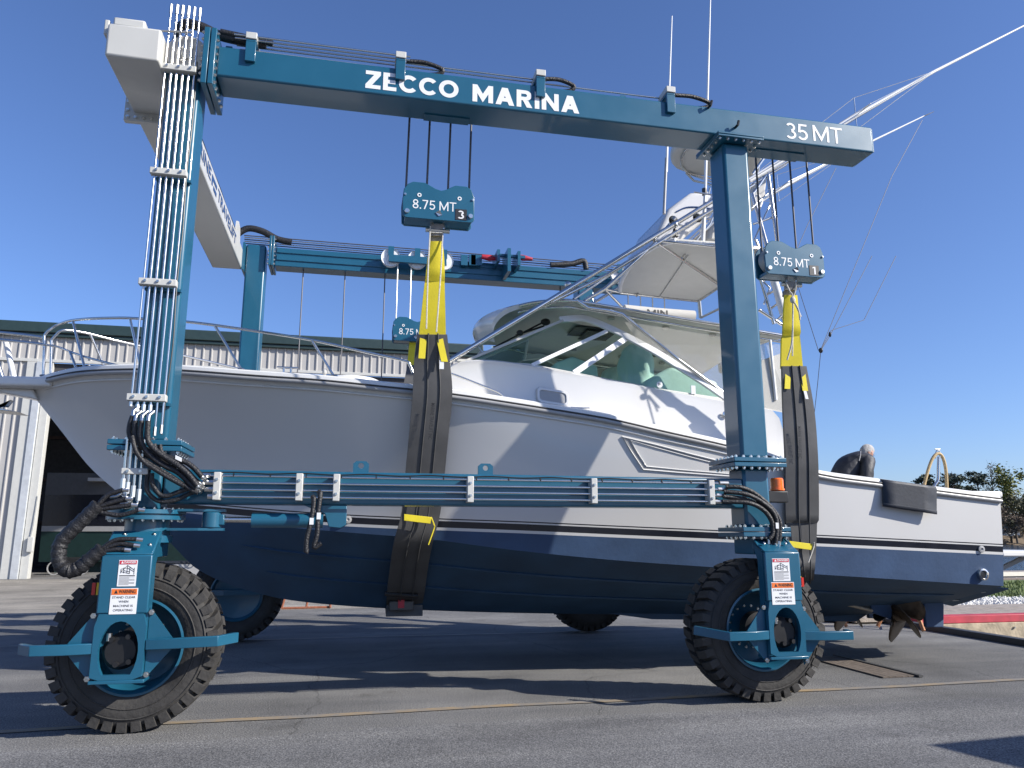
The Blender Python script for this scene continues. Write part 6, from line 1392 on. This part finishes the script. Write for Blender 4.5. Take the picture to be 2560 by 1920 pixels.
# ================================================================== THINGS ON THE BOAT
# black padded mat over the gunwale
a0, a1, a2, a3 = [at(x, y, 8.44) for x, y in ((2208, 1202), (2342, 1220), (2343, 1286), (2209, 1266))]
mt = []
for f in (0, .25, .5, .75, 1):
    t = a0.lerp(a1, f); b_ = a3.lerp(a2, f); mt.append([t + Vector((0, .60, .02)), t + Vector((0, .25, .03)), t + Vector((0, .06, .03)), t + Vector((0, .015, .018)), t + Vector((0, 0, -.01)), t.lerp(b_, .5) + Vector((0, .004, 0)), t.lerp(b_, .86) + Vector((0, .006, 0)), t.lerp(b_, .87) + Vector((0, .0, 0)), b_])
mo = obj('gunwale_mat', MB().grid(mt), 'mat_black', smooth=25); sm = mo.modifiers.new('solid', 'SOLIDIFY'); sm.thickness = .02
tag(mo, 'black padded mat hung over the white stern gunwale', 'mat')
# looped tan hose on a chrome pole
YH = 11.2; hl_ = thing('hose_loop', 'tan hose looped over a bent chrome pole at the stern', 'hose', at(2330, 1250, YH))
obj('loop', MB().tube(spline([at(x, y, YH) for x, y in ((2304, 1260), (2310, 1215), (2322, 1170), (2333, 1144), (2345, 1134), (2356, 1142), (2364, 1170), (2367, 1215), (2367, 1260))], 5), .027, 10), 'tan_hose', hl_, smooth=60)
obj('pole', MB().tube(spline([at(x, y, YH) for x, y in ((2332, 1250), (2336, 1216), (2345, 1200), (2346, 1170), (2347, 1142))], 4), .026, 10), 'chrome', hl_, smooth=60)
obj('hook', MB().tube(spline([at(x, y, YH) for x, y in ((2339, 1146), (2340, 1132), (2345, 1124), (2350, 1132), (2350, 1144))], 4), .012, 8), 'steel', hl_, smooth=60)
obj('crossbar', MB().tube([at(2337, 1123, YH), at(2351, 1123, YH)], .010, 6), 'steel', hl_)
# ================================================================== PERSON LEANING IN THE COCKPIT
PY = 10.75
def pp(px, py, dy=0.0): return at(px, py, PY + dy)
pe = thing('person', 'grey haired person in a black jacket bending over inside the stern cockpit', 'person', (pp(2110, 1200).x, PY, 1.62))
def skin(name, verts, edges, rad, m, sub=2, parent=None):
    me = bpy.data.meshes.new(name); me.from_pydata([tuple(v) for v in verts], edges, []); o = bpy.data.objects.new(name, me); COL.objects.link(o)
    mo = o.modifiers.new('skin', 'SKIN'); mo.use_smooth_shade = True
    for i, sv_ in enumerate(me.skin_vertices[0].data):
        sv_.radius = rad[i] if isinstance(rad[i], tuple) else (rad[i], rad[i]); sv_.use_root = (i == 0)
    sb_ = o.modifiers.new('sub', 'SUBSURF'); sb_.levels = sub; sb_.render_levels = sub
    dg = bpy.context.evaluated_depsgraph_get(); m2 = bpy.data.meshes.new_from_object(o.evaluated_get(dg)); bpy.data.objects.remove(o)
    m2.materials.clear(); m2.materials.append(MATS[m]); m2.polygons.foreach_set('use_smooth', [True] * len(m2.polygons)); m2.name = name
    n = bpy.data.objects.new(name, m2); link(n, parent or pe); return n
hip = Vector((pp(2098, 1215).x, PY, 2.47)); knee = Vector((hip.x + .10, PY, 2.05)); foot = Vector((hip.x - .02, PY, 1.66))
sh = pp(2142, 1150); nk = pp(2155, 1136); hd = pp(2167, 1131); wa = pp(2106, 1200); ch = pp(2124, 1166)
V = [hip, wa, ch, sh, nk]; E = [(0, 1), (1, 2), (2, 3), (3, 4)]; RD = [(.20, .19), (.235, .23), (.25, .235), (.18, .21), .085]
def addc(base, pts, rads):
    prev = base
    for p, r in zip(pts, rads): V.append(Vector(p)); RD.append(r); E.append((prev, len(V) - 1)); prev = len(V) - 1
s2 = Vector((sh.x + .03, PY, sh.z))
addc(3, [s2 + Vector((.02, -.22, -.05)), pp(2168, 1172, -.30), pp(2160, 1216, -.30)], [.12, .105, .085])
addc(3, [s2 + Vector((.02, .22, -.05)), pp(2174, 1174, .28), pp(2166, 1216, .26)], [.12, .10, .08])
skin('jacket', V, E, RD, 'jacket')
V = [hip]; E = []; RD = [(.18, .17)]
for s in (-1, 1): addc(0, [hip + Vector((.02, s * .11, -.10)), knee + Vector((0, s * .13, 0)), foot + Vector((0, s * .14, .05)), foot + Vector((.17, s * .15, -.005))], [.12, .085, .06, .05])
skin('trousers', V, E, RD, 'trousers')
for s in (-1, 1):
    w0 = pp(2167, 1218, s * .32); V = [w0, w0 + Vector((.03, 0, -.09))]; E = [(0, 1)]; RD = [.04, (.045, .03)]
    for k, (dx, L_) in enumerate(((-.035, .075), (-.012, .09), (.012, .085), (.034, .07))): addc(1, [w0 + Vector((.04 + dx * .4, dx * 1.1, -.13)), w0 + Vector((.06 + dx * .4, dx * 1.1, -.13 - L_ * .5)), w0 + Vector((.045 + dx * .4, dx * 1.1, -.13 - L_))], [.010, .0095, .008])
    addc(0, [w0 + Vector((.05, -s * .045, -.05)), w0 + Vector((.07, -s * .05, -.10))], [.012, .010])
    skin('hand', V, E, RD, 'skin', 1)
# head: turned to the right and down
rot = Matrix.Rotation(R(35), 3, 'Y')
hm = MB(); rows = []
for i in range(17):
    ph = math.pi * i / 16; row = []
    for k in range(24):
        t = 2 * math.pi * k / 24; x, y, z = math.sin(ph) * math.cos(t), math.sin(ph) * math.sin(t), math.cos(ph)
        sx_, sy_, sz_ = .105, .078, .125
        if z < 0: sy_ *= 1 + .28 * z; sx_ *= 1 + .10 * z
        p = Vector((x * sx_, y * sy_, z * sz_))
        f = math.exp(-((y * 3.2) ** 2)) * max(0, x) ** 6
        p.x += f * (.030 * math.exp(-((z + .18) * 5) ** 2) - .012 * math.exp(-((z - .12) * 7) ** 2) + .010 * math.exp(-((z + .62) * 6) ** 2) + .012 * math.exp(-((z + .85) * 6) ** 2))
        row.append(hd + rot @ p)
    rows.append(row)
he = obj('head', hm.grid(rows, closed=True), 'skin', pe, smooth=70)
for s in (-1, 1):
    obj('ear', MB().ell(hd + rot @ Vector((-.012, s * .078, -.01)), (.022, .010, .034), 10, 8, rot=rot), 'skin', he, smooth=70)
    obj('eye', MB().ell(hd + rot @ Vector((.090, s * .034, .012)), (.010, .012, .009), 8, 6), 'window_dark', he, smooth=70)
obj('mouth', MB().ell(hd + rot @ Vector((.094, 0, -.066)), (.006, .024, .005), 8, 6), 'red_clamp', he)
obj('glasses', MB().tube([hd + rot @ Vector((-.01, -.084, .018)), hd + rot @ Vector((.10, -.07, .014)), hd + rot @ Vector((.122, 0, .012)), hd + rot @ Vector((.10, .07, .014)), hd + rot @ Vector((-.01, .084, .018))], .003, 5), 'steel', he)
hr = MB(); rows = []
rnd = random.Random(4)
for i in range(13):
    ph = math.pi * .78 * i / 12; row = []
    for k in range(28):
        t = 2 * math.pi * k / 28; x, y, z = math.sin(ph) * math.cos(t), math.sin(ph) * math.sin(t), math.cos(ph)
        if not (z > .52 or (x < .12 and z > -.12) or (x < -.3 and z > -.7)): f = .90
        else: f = 1.10 + rnd.uniform(-.02, .03)
        row.append(hd + rot @ Vector((x * .108 * f, y * .082 * f, z * .128 * f + .002)))
    rows.append(row)
obj('hair', hr.grid(rows, closed=True), 'hair', he, smooth=70)
# collar of the jacket
obj('collar', MB().tube([nk + rot @ Vector((.02 + .085 * math.cos(a * .5236), .095 * math.sin(a * .5236), -.02)) for a in range(12)], .02, 6, closed=True), 'jacket', pe, smooth=70)
obj('seam', MB().tube(spline([pp(2152, 1128, -.16), pp(2151, 1140, -.27), pp(2148, 1152, -.34)], 4), .006, 5), 'rail_grey', pe)
